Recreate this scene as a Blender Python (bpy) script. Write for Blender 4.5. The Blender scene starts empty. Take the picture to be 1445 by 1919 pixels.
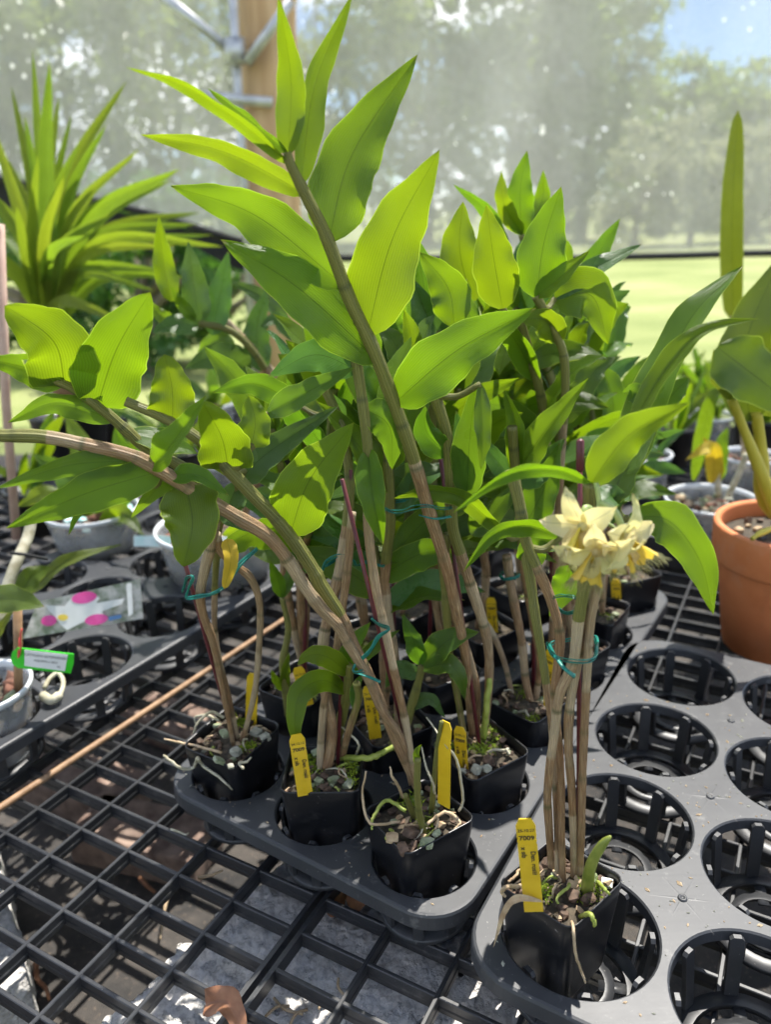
import bpy, bmesh, math, random
from mathutils import Vector, Matrix, noise

# ------------------------------------------------------------------ camera
sc = bpy.context.scene
COL = sc.collection
F, CX, CY = 1473.68, 722.5, 959.5          # focal length and centre in photo pixels (1445 x 1919)
CAMZ, PITCH, ROLL = 0.6335, 0.36748, -0.0278
_f = Vector((0, math.cos(PITCH), -math.sin(PITCH)))
_r = Vector((1, 0, 0)); _u = _r.cross(_f)
CR = _r * math.cos(ROLL) + _u * math.sin(ROLL)
CU = -_r * math.sin(ROLL) + _u * math.cos(ROLL)
CAM = Vector((0, 0, CAMZ))
cd = bpy.data.cameras.new('camera'); co = bpy.data.objects.new('camera', cd); COL.objects.link(co)
m = Matrix((CR, CU, -_f)).transposed().to_4x4(); m.translation = CAM
co.matrix_world = m
cd.sensor_fit = 'VERTICAL'; cd.sensor_height = 36; cd.lens = 36 * F / 1919
cd.clip_start = 0.02; cd.clip_end = 600
cd.dof.use_dof = True; cd.dof.focus_distance = 0.665; cd.dof.aperture_fstop = cd.lens / 6.0
sc.camera = co
sc.render.resolution_x, sc.render.resolution_y = 772, 1024

# ------------------------------------------------------------------ light
SUN_AZ, SUN_EL = math.radians(30), math.radians(64)   # azimuth from +Y towards +X
w = bpy.data.worlds.new('World'); sc.world = w; w.use_nodes = True
nt = w.node_tree; nt.nodes.clear()
sky = nt.nodes.new('ShaderNodeTexSky'); sky.sky_type = 'NISHITA'; sky.sun_disc = False
sky.sun_elevation = SUN_EL; sky.sun_rotation = SUN_AZ; sky.air_density = 0.75; sky.dust_density = 0.05; sky.ozone_density = 4.0
tc = nt.nodes.new('ShaderNodeTexCoord')
nz = nt.nodes.new('ShaderNodeTexNoise'); nz.inputs['Scale'].default_value = 3.2; nz.inputs['Detail'].default_value = 7; nz.inputs['Roughness'].default_value = 0.55
mp = nt.nodes.new('ShaderNodeMapping'); mp.inputs['Scale'].default_value = (1, 1, 2.2); mp.inputs['Location'].default_value = (1.7, 2.4, 0.6)
nt.links.new(tc.outputs['Generated'], mp.inputs['Vector']); nt.links.new(mp.outputs[0], nz.inputs['Vector'])
rp = nt.nodes.new('ShaderNodeValToRGB'); rp.color_ramp.elements[0].position = 0.50; rp.color_ramp.elements[1].position = 0.62
nt.links.new(nz.outputs['Fac'], rp.inputs['Fac'])
mx = nt.nodes.new('ShaderNodeMix'); mx.data_type = 'RGBA'; mx.inputs['B'].default_value = (15.0, 15.3, 16.0, 1)
nt.links.new(rp.outputs['Color'], mx.inputs['Factor']); nt.links.new(sky.outputs[0], mx.inputs['A'])
bg = nt.nodes.new('ShaderNodeBackground'); bg.inputs['Strength'].default_value = 0.085
ow = nt.nodes.new('ShaderNodeOutputWorld')
nt.links.new(mx.outputs['Result'], bg.inputs['Color']); nt.links.new(bg.outputs[0], ow.inputs['Surface'])
sl = bpy.data.lights.new('sun', 'SUN'); sl.energy = 4.1; sl.angle = math.radians(0.53); sl.color = (1, 0.955, 0.88)
so = bpy.data.objects.new('sun', sl); COL.objects.link(so)
sd = Vector((math.sin(SUN_AZ) * math.cos(SUN_EL), math.cos(SUN_AZ) * math.cos(SUN_EL), math.sin(SUN_EL)))
so.rotation_euler = sd.to_track_quat('Z', 'Y').to_euler(); so.location = (3, 6, 9)
sc.view_settings.view_transform = 'Standard'; sc.view_settings.look = 'None'
sc.view_settings.exposure = 1.2; sc.view_settings.gamma = 1
sc.cycles.max_bounces = 6; sc.cycles.diffuse_bounces = 4; sc.cycles.glossy_bounces = 2; sc.cycles.transparent_max_bounces = 10; sc.cycles.transmission_bounces = 5
sc.cycles.use_denoising = True; sc.cycles.use_adaptive_sampling = True; sc.cycles.adaptive_threshold = 0.03; sc.cycles.caustics_refractive = False; sc.cycles.caustics_reflective = False

# ------------------------------------------------------------------ helpers
def ray(px, py): return CR * ((px - CX) / F) - CU * ((py - CY) / F) + _f
def P(px, py, Y):
    d = ray(px, py); return CAM + d * (Y / d.y)
def PZ(px, py, z):
    d = ray(px, py); return CAM + d * ((z - CAMZ) / d.z)
def depth(p): return (Vector(p) - CAM).dot(_f)
def pxm(n, p): return n * depth(p) / F            # n photo pixels at point p, in metres

def to_px(p):
    d = Vector(p) - CAM; z = d.dot(_f); return CX + F * d.dot(CR) / z, CY - F * d.dot(CU) / z
def lerp(a, b, t): return a + (b - a) * t
def tag(o, label, cat, group=None, kind=None):
    if label: o['label'] = label
    if cat: o['category'] = cat
    if group: o['group'] = group
    if kind: o['kind'] = kind
    return o
def thing(name, label, cat, loc=(0, 0, 0), group=None):
    o = bpy.data.objects.new(name, None); COL.objects.link(o); o.location = loc; o.empty_display_size = 0.02
    return tag(o, label, cat, group)
def world_loc(o):
    v = Vector((0, 0, 0))
    while o is not None: v = v + Vector(o.location); o = o.parent
    return v

class MB:
    """collects geometry in world coordinates; build() links it as one mesh object"""
    def __init__(s): s.v = []; s.f = []; s.uv = []; s.a = []; s.mi = []
    def add(s, verts, faces, uvs=None, att=None, mi=0):
        k = len(s.v); s.v += [Vector(q) for q in verts]
        s.f += [tuple(i + k for i in q) for q in faces]; s.mi += [mi] * len(faces)
        s.uv += uvs if uvs else [(0, 0)] * len(verts)
        s.a += att if att else [(0, 0, 0)] * len(verts)
    def box(s, c, sx, sy, sz, M=None, mi=0):
        vs = [Vector((x * sx / 2, y * sy / 2, z * sz / 2)) for x in (-1, 1) for y in (-1, 1) for z in (-1, 1)]
        if M: vs = [M @ q for q in vs]
        s.add([q + Vector(c) for q in vs], [(0, 1, 3, 2), (4, 6, 7, 5), (0, 4, 5, 1), (2, 3, 7, 6), (0, 2, 6, 4), (1, 5, 7, 3)], mi=mi)
    def tube(s, pts, rad, seg=8, cap=True, flat=1.0, up=None, att=None, mi=0):
        pts = [Vector(q) for q in pts]; n = len(pts)
        if not isinstance(rad, (list, tuple)): rad = [rad] * n
        vs = []; fs = []; uv = []; aa = []
        t0 = (pts[1] - pts[0]).normalized()
        ref = Vector(up) if up else (Vector((0, 0, 1)) if abs(t0.z) < 0.9 else Vector((1, 0, 0)))
        L = 0
        for i, q in enumerate(pts):
            t = (pts[min(i + 1, n - 1)] - pts[max(i - 1, 0)]).normalized()
            a = ref - t * ref.dot(t)
            if a.length < 1e-6: a = t.orthogonal()
            a.normalize(); b = t.cross(a); ref = a
            if i: L += (q - pts[i - 1]).length
            for k in range(seg):
                th = 2 * math.pi * k / seg
                vs.append(q + (a * math.cos(th) * flat + b * math.sin(th)) * rad[i]); uv.append((k / seg, L)); aa.append(att[i] if att else (0, 0, 0))
        for i in range(n - 1):
            for k in range(seg):
                k2 = (k + 1) % seg
                fs.append((i * seg + k, i * seg + k2, (i + 1) * seg + k2, (i + 1) * seg + k))
        if cap: fs += [tuple(range(seg - 1, -1, -1)), tuple((n - 1) * seg + k for k in range(seg))]
        s.add(vs, fs, uv, aa, mi)
    def lathe(s, c, prof, seg=40, mi=0, M=None, a0=0.0, a1=2 * math.pi):
        closed = abs(a1 - a0 - 2 * math.pi) < 1e-6; n = len(prof); ns = seg if closed else seg + 1
        vs = []; uv = []
        for k in range(ns):
            th = a0 + (a1 - a0) * k / seg
            for r, z in prof:
                q = Vector((r * math.cos(th), r * math.sin(th), z))
                if M: q = M @ q
                vs.append(q + Vector(c)); uv.append((k / seg, z))
        fs = []
        for k in range(seg):
            k2 = (k + 1) % ns
            for i in range(n - 1): fs.append((k * n + i, k2 * n + i, k2 * n + i + 1, k * n + i + 1))
        s.add(vs, fs, uv, mi=mi)
    def build(s, name, mat, parent=None, smooth=True, loc=None):
        if parent is not None: base = world_loc(parent); off = Vector((0, 0, 0))
        else:
            base = Vector(loc) if loc is not None else Vector((sum(q.x for q in s.v) / len(s.v), sum(q.y for q in s.v) / len(s.v), min(q.z for q in s.v))); off = base
        me = bpy.data.meshes.new(name); me.from_pydata([q - base for q in s.v], [], s.f)
        uvl = me.uv_layers.new(name='UVMap'); li = [0] * len(me.loops); me.loops.foreach_get('vertex_index', li)
        flat = []
        for i in li: flat += s.uv[i]
        uvl.data.foreach_set('uv', flat)
        if any(q != (0, 0, 0) for q in s.a):
            ca = me.attributes.new('tone', 'FLOAT_VECTOR', 'POINT'); fl = []
            for q in s.a: fl += q
            ca.data.foreach_set('vector', fl)
        for mm in (mat if isinstance(mat, (list, tuple)) else [mat]): me.materials.append(mm)
        if any(s.mi): me.polygons.foreach_set('material_index', s.mi)
        me.polygons.foreach_set('use_smooth', [smooth] * len(me.polygons))
        me.update()
        o = bpy.data.objects.new(name, me); COL.objects.link(o); o.location = off
        if parent is not None: o.parent = parent
        return o

def spline(pts, n):
    """Catmull-Rom through the points, n samples evenly by parameter"""
    pts = [Vector(q) for q in pts]
    if len(pts) == 2: return [pts[0].lerp(pts[1], i / (n - 1)) for i in range(n)]
    e = [pts[0] * 2 - pts[1]] + pts + [pts[-1] * 2 - pts[-2]]
    out = []
    for i in range(n):
        x = i / (n - 1) * (len(pts) - 1); k = min(int(x), len(pts) - 2); t = x - k
        a, b, c, d = e[k:k + 4]
        out.append(0.5 * ((2 * b) + (c - a) * t + (2 * a - 5 * b + 4 * c - d) * t * t + (3 * b - a - 3 * c + d) * t ** 3))
    return out

# ------------------------------------------------------------------ materials
def new_mat(name):
    m = bpy.data.materials.new(name); m.use_nodes = True; t = m.node_tree
    return m, t, t.nodes['Principled BSDF'], t.nodes['Material Output']
def nd(t, typ, **kw):
    n = t.nodes.new('ShaderNode' + typ)
    for k, v in kw.items():
        if k in n.inputs.keys(): n.inputs[k].default_value = v
        else: setattr(n, k, v)
    return n
def ramp(t, fac, stops):
    r = t.nodes.new('ShaderNodeValToRGB'); el = r.color_ramp.elements
    while len(el) < len(stops): el.new(0.5)
    for e, (p, c) in zip(el, stops): e.position = p; e.color = (*c, 1) if len(c) == 3 else c
    t.links.new(fac, r.inputs['Fac']); return r.outputs['Color']
def mixc(t, fac, a, b, mode='MIX'):
    n = t.nodes.new('ShaderNodeMix'); n.data_type = 'RGBA'; n.blend_type = mode
    for sock, v in (('Factor', fac), ('A', a), ('B', b)):
        if isinstance(v, bpy.types.NodeSocket): t.links.new(v, n.inputs[sock])
        elif sock == 'Factor': n.inputs[sock].default_value = v
        else: n.inputs[sock].default_value = (*v, 1)
    return n.outputs['Result']
def mth(t, op, a, b=0.0, c=None):
    n = t.nodes.new('ShaderNodeMath'); n.operation = op
    for i, v in enumerate((a, b) if c is None else (a, b, c)):
        if isinstance(v, bpy.types.NodeSocket): t.links.new(v, n.inputs[i])
        else: n.inputs[i].default_value = v
    return n.outputs[0]
def noise_tex(t, scale, detail=4, rough=0.55, coord='Object', stretch=None):
    c = t.nodes.new('ShaderNodeTexCoord'); v = c.outputs[coord]
    if stretch:
        mpn = t.nodes.new('ShaderNodeMapping'); mpn.inputs['Scale'].default_value = stretch; t.links.new(v, mpn.inputs['Vector']); v = mpn.outputs[0]
    n = nd(t, 'TexNoise', Scale=scale, Detail=detail, Roughness=rough); t.links.new(v, n.inputs['Vector'])
    return n.outputs['Fac']
def bump(t, h, bs, strength=0.3, dist=0.002):
    b = nd(t, 'Bump', Strength=strength, Distance=dist); t.links.new(h, b.inputs['Height']); t.links.new(b.outputs[0], bs.inputs['Normal']); return b
def simple(name, col, col2=None, rough=0.5, scale=30, bmp=0.0, spec=0.5, detail=4, lo=0.35, hi=0.65, dist=0.002, metallic=0, stretch=None, rvar=0.0):
    m, t, b, o = new_mat(name)
    n = noise_tex(t, scale, detail, stretch=stretch)
    if col2: t.links.new(ramp(t, n, [(lo, col), (hi, col2)]), b.inputs['Base Color'])
    else: b.inputs['Base Color'].default_value = (*col, 1)
    b.inputs['Roughness'].default_value = rough; b.inputs['Specular IOR Level'].default_value = spec; b.inputs['Metallic'].default_value = metallic
    if rvar: t.links.new(mth(t, 'ADD', mth(t, 'MULTIPLY', n, rvar), rough - rvar / 2), b.inputs['Roughness'])
    if bmp: bump(t, n, b, bmp, dist)
    return m

def ramp_f(t, fac, lo, hi):
    mr = nd(t, 'MapRange'); mr.inputs['From Min'].default_value = lo; mr.inputs['From Max'].default_value = hi; t.links.new(fac, mr.inputs['Value']); return mr.outputs[0]
def leaf_mat(name, c1, c2, tcol, trans=0.5, rough=0.36, margin=(0.42, 0.5, 0.05), vein=0.5, var=0.12):
    m, t, b, o = new_mat(name)
    uv = t.nodes.new('ShaderNodeTexCoord'); sx = t.nodes.new('ShaderNodeSeparateXYZ'); t.links.new(uv.outputs['UV'], sx.inputs[0])
    u, v = sx.outputs[0], sx.outputs[1]
    d = mth(t, 'ABSOLUTE', mth(t, 'SUBTRACT', u, 0.5))
    oi = t.nodes.new('ShaderNodeObjectInfo'); rnd = oi.outputs['Random']
    nzb = noise_tex(t, 22, 3)
    nzf = noise_tex(t, 160, 3)
    base = ramp(t, nzb, [(0.3, c1), (0.7, c2)])
    hs = nd(t, 'HueSaturation', Saturation=1.0)
    t.links.new(mth(t, 'ADD', mth(t, 'MULTIPLY', rnd, 0.035), 0.483), hs.inputs['Hue'])
    t.links.new(mth(t, 'ADD', mth(t, 'MULTIPLY', rnd, var * 2), 1 - var), hs.inputs['Value'])
    t.links.new(base, hs.inputs['Color'])
    base = hs.outputs[0]
    # parallel veins converge at both ends because u follows the blade width
    wob = u
    vn = mth(t, 'ABSOLUTE', mth(t, 'SINE', mth(t, 'MULTIPLY', wob, 80.0)))
    vn = mth(t, 'POWER', vn, 3.0)
    rib = mth(t, 'LESS_THAN', d, 0.011)
    edge = mth(t, 'GREATER_THAN', d, 0.482)
    c = mixc(t, mth(t, 'MULTIPLY', vn, 0.42 * vein), base, (0.03, 0.06, 0.005))
    c = mixc(t, mth(t, 'MULTIPLY', rib, 0.6), c, (0.035, 0.07, 0.008))
    c = mixc(t, mth(t, 'MULTIPLY', edge, 0.65), c, margin)
    tip = ramp_f(t, mth(t, 'ADD', v, mth(t, 'MULTIPLY', rnd, 0.04)), 0.985, 1.01); c = mixc(t, mth(t, 'MULTIPLY', tip, 0.8), c, (0.22, 0.12, 0.03))
    # a few pale scars and brown spots
    sp = ramp(t, nzf, [(0.70, (0, 0, 0)), (0.76, (1, 1, 1))])
    c = mixc(t, mth(t, 'MULTIPLY', sp, 0.35), c, (0.34, 0.30, 0.06))
    t.links.new(c, b.inputs['Base Color'])
    b.inputs['Roughness'].default_value = rough; b.inputs['Specular IOR Level'].default_value = 0.5
    t.links.new(mth(t, 'ADD', mth(t, 'MULTIPLY', nzb, 0.22), rough - 0.11), b.inputs['Roughness'])
    bump(t, mth(t, 'MULTIPLY', vn, 0.5), b, 0.5, 0.0013)
    tr = t.nodes.new('ShaderNodeBsdfTranslucent')
    tcm = mixc(t, mth(t, 'MULTIPLY', vn, 0.60 * vein), tcol, tuple(x * 0.55 for x in tcol))
    tcm = mixc(t, mth(t, 'MULTIPLY', rib, 0.55), tcm, tuple(x * 0.35 for x in tcol))
    tcm = mixc(t, mth(t, 'MULTIPLY', edge, 0.6), tcm, tuple(min(0.95, x * 1.5 + 0.05) for x in tcol))
    hs2 = nd(t, 'HueSaturation', Saturation=1.0); t.links.new(mth(t, 'ADD', mth(t, 'MULTIPLY', rnd, 0.03), 0.485), hs2.inputs['Hue'])
    t.links.new(mth(t, 'ADD', mth(t, 'MULTIPLY', nzb, 0.3), 0.85), hs2.inputs['Value']); t.links.new(tcm, hs2.inputs['Color'])
    t.links.new(hs2.outputs[0], tr.inputs['Color'])
    ms = nd(t, 'MixShader', Fac=trans); t.links.new(b.outputs[0], ms.inputs[1]); t.links.new(tr.outputs[0], ms.inputs[2]); t.links.new(ms.outputs[0], o.inputs['Surface'])
    return m

M = {}
M['leaf'] = leaf_mat('leaf_young', (0.074, 0.146, 0.012), (0.104, 0.188, 0.015), (0.255, 0.405, 0.006), 0.50, 0.35)
M['leaf_mid'] = leaf_mat('leaf_mature', (0.060, 0.135, 0.018), (0.092, 0.180, 0.022), (0.20, 0.36, 0.010), 0.45, 0.30)
M['leaf_dark'] = leaf_mat('leaf_old', (0.055, 0.13, 0.032), (0.082, 0.17, 0.042), (0.15, 0.30, 0.03), 0.30, 0.28, margin=(0.2, 0.3, 0.06))
M['leaf_yellow'] = leaf_mat('leaf_withered', (0.62, 0.42, 0.02), (0.72, 0.50, 0.05), (0.75, 0.5, 0.02), 0.4, 0.5, margin=(0.5, 0.3, 0.05))
M['leaf_strap'] = leaf_mat('leaf_strap', (0.13, 0.20, 0.02), (0.17, 0.25, 0.025), (0.30, 0.42, 0.02), 0.5, 0.4, vein=1.0)
M['leaf_cat'] = leaf_mat('leaf_thick', (0.085, 0.135, 0.014), (0.12, 0.17, 0.02), (0.18, 0.24, 0.01), 0.35, 0.36, vein=0.2)
M['petal'] = leaf_mat('petal', (0.84, 0.76, 0.40), (0.88, 0.82, 0.54), (0.88, 0.78, 0.36), 0.42, 0.5, margin=(0.82, 0.70, 0.26), vein=0.12, var=0.04)
M['lip'] = leaf_mat('flower_lip', (0.84, 0.66, 0.10), (0.88, 0.74, 0.20), (0.88, 0.66, 0.06), 0.4, 0.5, margin=(0.85, 0.72, 0.25), vein=0.25, var=0.04)

def cane_mat():
    m, t, b, o = new_mat('cane')
    at = nd(t, 'Attribute', attribute_name='tone'); sx = t.nodes.new('ShaderNodeSeparateXYZ'); t.links.new(at.outputs['Vector'], sx.inputs[0])
    g, n = sx.outputs[0], sx.outputs[1]
    st = noise_tex(t, 1.0, 4, 0.6, 'UV', (14, 60, 1))
    st2 = noise_tex(t, 1.0, 3, 0.6, 'UV', (9, 6, 1))
    blot = noise_tex(t, 70, 4)
    stripe = mth(t, 'POWER', mth(t, 'ABSOLUTE', mth(t, 'SINE', mth(t, 'MULTIPLY', nd_uvx(t), 50.0))), 2.0)
    dry = ramp(t, st, [(0.30, (0.10, 0.050, 0.022)), (0.48, (0.33, 0.185, 0.080)), (0.70, (0.62, 0.47, 0.28))])
    dry = mixc(t, mth(t, 'MULTIPLY', ramp_f(t, blot, 0.42, 0.62), 0.55), dry, (0.20, 0.16, 0.085))
    dry = mixc(t, mth(t, 'MULTIPLY', stripe, 0.5), dry, (0.09, 0.048, 0.024))
    grn = ramp(t, st2, [(0.3, (0.085, 0.095, 0.013)), (0.65, (0.17, 0.175, 0.03))])
    grn = mixc(t, mth(t, 'MULTIPLY', stripe, 0.40), grn, (0.25, 0.21, 0.08))
    oi = t.nodes.new('ShaderNodeObjectInfo')
    dry = mixc(t, mth(t, 'MULTIPLY', oi.outputs['Random'], 0.40), dry, mixc(t, st, (0.12, 0.10, 0.06), (0.36, 0.31, 0.21)))
    it = sx.outputs[2]; dry = mixc(t, mth(t, 'MULTIPLY', it, 0.55), dry, mixc(t, st, (0.15, 0.07, 0.03), (0.36, 0.19, 0.08))); dry = mixc(t, ramp_f(t, it, 0.45, 0.0), dry, mixc(t, 0.45, dry, (0.62, 0.52, 0.36)))
    gg = mth(t, 'ADD', g, mth(t, 'MULTIPLY', mth(t, 'SUBTRACT', st2, 0.5), 0.7))
    c = mixc(t, ramp_f(t, gg, 0.4, 0.6), dry, grn)
    c = mixc(t, mth(t, 'MULTIPLY', n, 0.85), c, (0.055, 0.065, 0.018))
    t.links.new(c, b.inputs['Base Color']); b.inputs['Roughness'].default_value = 0.55
    h = mth(t, 'ADD', mth(t, 'MULTIPLY', stripe, -0.6), st); bump(t, h, b, 0.6, 0.0012)
    return m
def nd_uvx(t):
    uv = t.nodes.new('ShaderNodeTexCoord'); sx = t.nodes.new('ShaderNodeSeparateXYZ'); t.links.new(uv.outputs['UV'], sx.inputs[0]); return sx.outputs[0]
M['cane'] = cane_mat()

def plastic(name, col, rough, dust=0.25, dcol=(0.25, 0.25, 0.24), scale=14):
    m, t, b, o = new_mat(name)
    n = noise_tex(t, scale, 6, 0.65); n2 = noise_tex(t, scale * 25, 3, 0.6); n3 = noise_tex(t, 6, 3, stretch=(1, 14, 1))
    c = mixc(t, mth(t, 'MULTIPLY', ramp_f(t, n, 0.42, 0.75), dust), col, dcol)
    sp = ramp_f(t, n2, 0.70, 0.76)
    n4 = noise_tex(t, scale * 3.2, 5, 0.7); c = mixc(t, mth(t, 'MULTIPLY', ramp_f(t, n4, 0.60, 0.70), dust * 0.9), c, (0.30, 0.29, 0.27))
    c = mixc(t, mth(t, 'MULTIPLY', sp, 0.55), c, (0.5, 0.48, 0.44))
    t.links.new(c, b.inputs['Base Color'])
    t.links.new(mth(t, 'ADD', mth(t, 'MULTIPLY', n, 0.25), rough - 0.12), b.inputs['Roughness'])
    bump(t, mth(t, 'ADD', n3, mth(t, 'MULTIPLY', n2, 0.3)), b, 0.12, 0.001)
    return m
M['tray'] = plastic('tray_plastic', (0.031, 0.033, 0.037), 0.46, 0.28, (0.10, 0.103, 0.105))
M['rib'] = plastic('tray_rib_plastic', (0.028, 0.029, 0.031), 0.42, 0.10)
M['bench'] = plastic('bench_plastic', (0.022, 0.023, 0.025), 0.36, 0.16, (0.11, 0.11, 0.11))
M['pot'] = plastic('pot_plastic', (0.0065, 0.0068, 0.0085), 0.31, 0.06, (0.06, 0.06, 0.06), 10)
M['tag'] = simple('tag_yellow', (0.62, 0.40, 0.010), (0.70, 0.47, 0.02), 0.38, 40, 0.05)
M['ink'] = simple('ink', (0.02, 0.02, 0.02), None, 0.6)
M['stake'] = simple('stake_maroon', (0.085, 0.014, 0.020), (0.12, 0.022, 0.028), 0.42, 60, 0.1)
M['tie'] = simple('tie_green', (0.004, 0.115, 0.092), (0.010, 0.19, 0.15), 0.33, 300, 0.3, stretch=(1, 1, 0.2))
M['mix'] = simple('potting_mix', (0.025, 0.02, 0.013), (0.085, 0.065, 0.04), 0.85, 160, 0.9, detail=6)
M['bark'] = simple('bark_chip', (0.045, 0.028, 0.018), (0.16, 0.10, 0.065), 0.8, 90, 0.9, detail=5)
M['stone'] = simple('stone_pale', (0.20, 0.20, 0.15), (0.38, 0.38, 0.31), 0.8, 80, 0.6)
M['stone_green'] = simple('stone_algae', (0.13, 0.17, 0.06), (0.32, 0.34, 0.24), 0.75, 70, 0.6)
M['moss'] = simple('moss', (0.11, 0.18, 0.010), (0.32, 0.42, 0.02), 0.85, 90, 0.8)
M['root'] = simple('root', (0.30, 0.27, 0.17), (0.52, 0.49, 0.37), 0.6, 70, 0.3)
M['root_tan'] = simple('root_dry', (0.35, 0.25, 0.14), (0.55, 0.42, 0.27), 0.7, 70, 0.3)
M['root_green'] = simple('root_green', (0.20, 0.26, 0.03), (0.34, 0.38, 0.08), 0.5, 70, 0.3)
M['shoot'] = simple('shoot_green', (0.13, 0.17, 0.02), (0.24, 0.27, 0.05), 0.42, 60, 0.2)
M['pedicel'] = simple('pedicel', (0.28, 0.36, 0.12), (0.36, 0.44, 0.18), 0.45, 60, 0.1)
M['husk'] = simple('dry_husk', (0.30, 0.20, 0.11), (0.52, 0.40, 0.25), 0.8, 90, 0.5)
M['dryleaf'] = simple('dry_leaf', (0.20, 0.085, 0.04), (0.36, 0.17, 0.085), 0.6, 50, 0.4)
M['bamboo'] = simple('bamboo', (0.22, 0.125, 0.06), (0.36, 0.22, 0.12), 0.6, 60, 0.3)
def terra_mat():
    m, t, b, o = new_mat('terracotta'); n = noise_tex(t, 20, 5); n2 = noise_tex(t, 9, 6, 0.7)
    c = ramp(t, n, [(0.3, (0.56, 0.165, 0.050)), (0.7, (0.66, 0.225, 0.08))]); c = mixc(t, mth(t, 'MULTIPLY', ramp_f(t, n2, 0.54, 0.72), 0.35), c, (0.55, 0.36, 0.26)); c = mixc(t, mth(t, 'MULTIPLY', ramp_f(t, noise_tex(t, 14, 5, stretch=(1, 1, 0.4)), 0.58, 0.7), 0.35), c, (0.20, 0.09, 0.04))
    t.links.new(c, b.inputs['Base Color']); b.inputs['Roughness'].default_value = 0.75; bump(t, n, b, 0.3, 0.002); return m
M['terra'] = terra_mat()
M['clay'] = simple('clay_ball', (0.10, 0.045, 0.028), (0.20, 0.085, 0.05), 0.85, 60, 0.6)
M['char'] = simple('charcoal', (0.015, 0.015, 0.016), (0.05, 0.05, 0.05), 0.6, 60, 0.6)
M['label_green'] = simple('label_green', (0.03, 0.52, 0.015), (0.04, 0.60, 0.02), 0.4, 30)
M['white'] = simple('white_card', (0.72, 0.73, 0.72), (0.8, 0.8, 0.79), 0.5, 30)
M['magenta'] = simple('print_magenta', (0.75, 0.05, 0.30), (0.82, 0.10, 0.40), 0.4, 60)
M['print_yellow'] = simple('print_yellow', (0.85, 0.62, 0.08), None, 0.4)
M['print_bg'] = simple('print_garden', (0.16, 0.20, 0.12), (0.66, 0.62, 0.58), 0.35, 55, detail=3)
M['print_blue'] = simple('print_blue', (0.06, 0.16, 0.36), None, 0.4)
M['teal_card'] = simple('teal_card', (0.35, 0.62, 0.60), (0.7, 0.8, 0.78), 0.4, 20)
M['red_string'] = simple('red_string', (0.55, 0.06, 0.05), None, 0.6)
M['wood'] = simple('post_wood', (0.48, 0.29, 0.14), (0.66, 0.45, 0.25), 0.75, 5, 0.4, stretch=(3, 3, 0.25))
M['steel'] = simple('galvanised', (0.45, 0.46, 0.47), (0.60, 0.61, 0.62), 0.45, 20, 0.05, metallic=0.6)
M['black_cloth'] = simple('black_cloth', (0.010, 0.011, 0.012), (0.02, 0.02, 0.02), 0.8, 40)
M['trunk'] = simple('tree_bark', (0.16, 0.13, 0.10), (0.34, 0.30, 0.25), 0.9, 3, 0.6, dist=0.05)
def tree_leaf(name, c1, c2, tcol, rough):
    m, t, b, o = new_mat(name); col = ramp(t, noise_tex(t, 0.9, 3), [(0.35, c1), (0.65, c2)]); t.links.new(col, b.inputs['Base Color']); b.inputs['Roughness'].default_value = rough
    tr = t.nodes.new('ShaderNodeBsdfTranslucent'); tr.inputs['Color'].default_value = (*tcol, 1); ms = nd(t, 'MixShader', Fac=0.5); t.links.new(b.outputs[0], ms.inputs[1]); t.links.new(tr.outputs[0], ms.inputs[2]); t.links.new(ms.outputs[0], o.inputs['Surface']); return m
M['treeleaf'] = tree_leaf('tree_leaf', (0.09, 0.13, 0.035), (0.19, 0.24, 0.06), (0.30, 0.40, 0.07), 0.22)
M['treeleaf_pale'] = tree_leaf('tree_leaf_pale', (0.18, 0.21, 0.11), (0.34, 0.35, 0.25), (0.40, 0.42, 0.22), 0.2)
M['catcane'] = simple('cattleya_cane', (0.38, 0.33, 0.02), (0.52, 0.44, 0.05), 0.5, 25, 0.3, stretch=(1, 1, 0.15))
M['caneyellow'] = M['catcane']

def clear_plastic():
    m, t, b, o = new_mat('clear_plastic')
    b.inputs['Base Color'].default_value = (0.80, 0.82, 0.83, 1); b.inputs['Roughness'].default_value = 0.25
    n = noise_tex(t, 18, 5)
    tr = t.nodes.new('ShaderNodeBsdfTransparent'); tr.inputs['Color'].default_value = (0.92, 0.94, 0.95, 1)
    ms = t.nodes.new('ShaderNodeMixShader'); t.links.new(mth(t, 'ADD', mth(t, 'MULTIPLY', ramp_f(t, n, 0.4, 0.7), 0.25), 0.22), ms.inputs[0])
    t.links.new(tr.outputs[0], ms.inputs[1]); t.links.new(b.outputs[0], ms.inputs[2]); t.links.new(ms.outputs[0], o.inputs['Surface']); return m
M['clear'] = clear_plastic()
M['clear_rim'] = simple('clear_rim', (0.62, 0.65, 0.67), (0.72, 0.74, 0.75), 0.3, 20)

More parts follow.
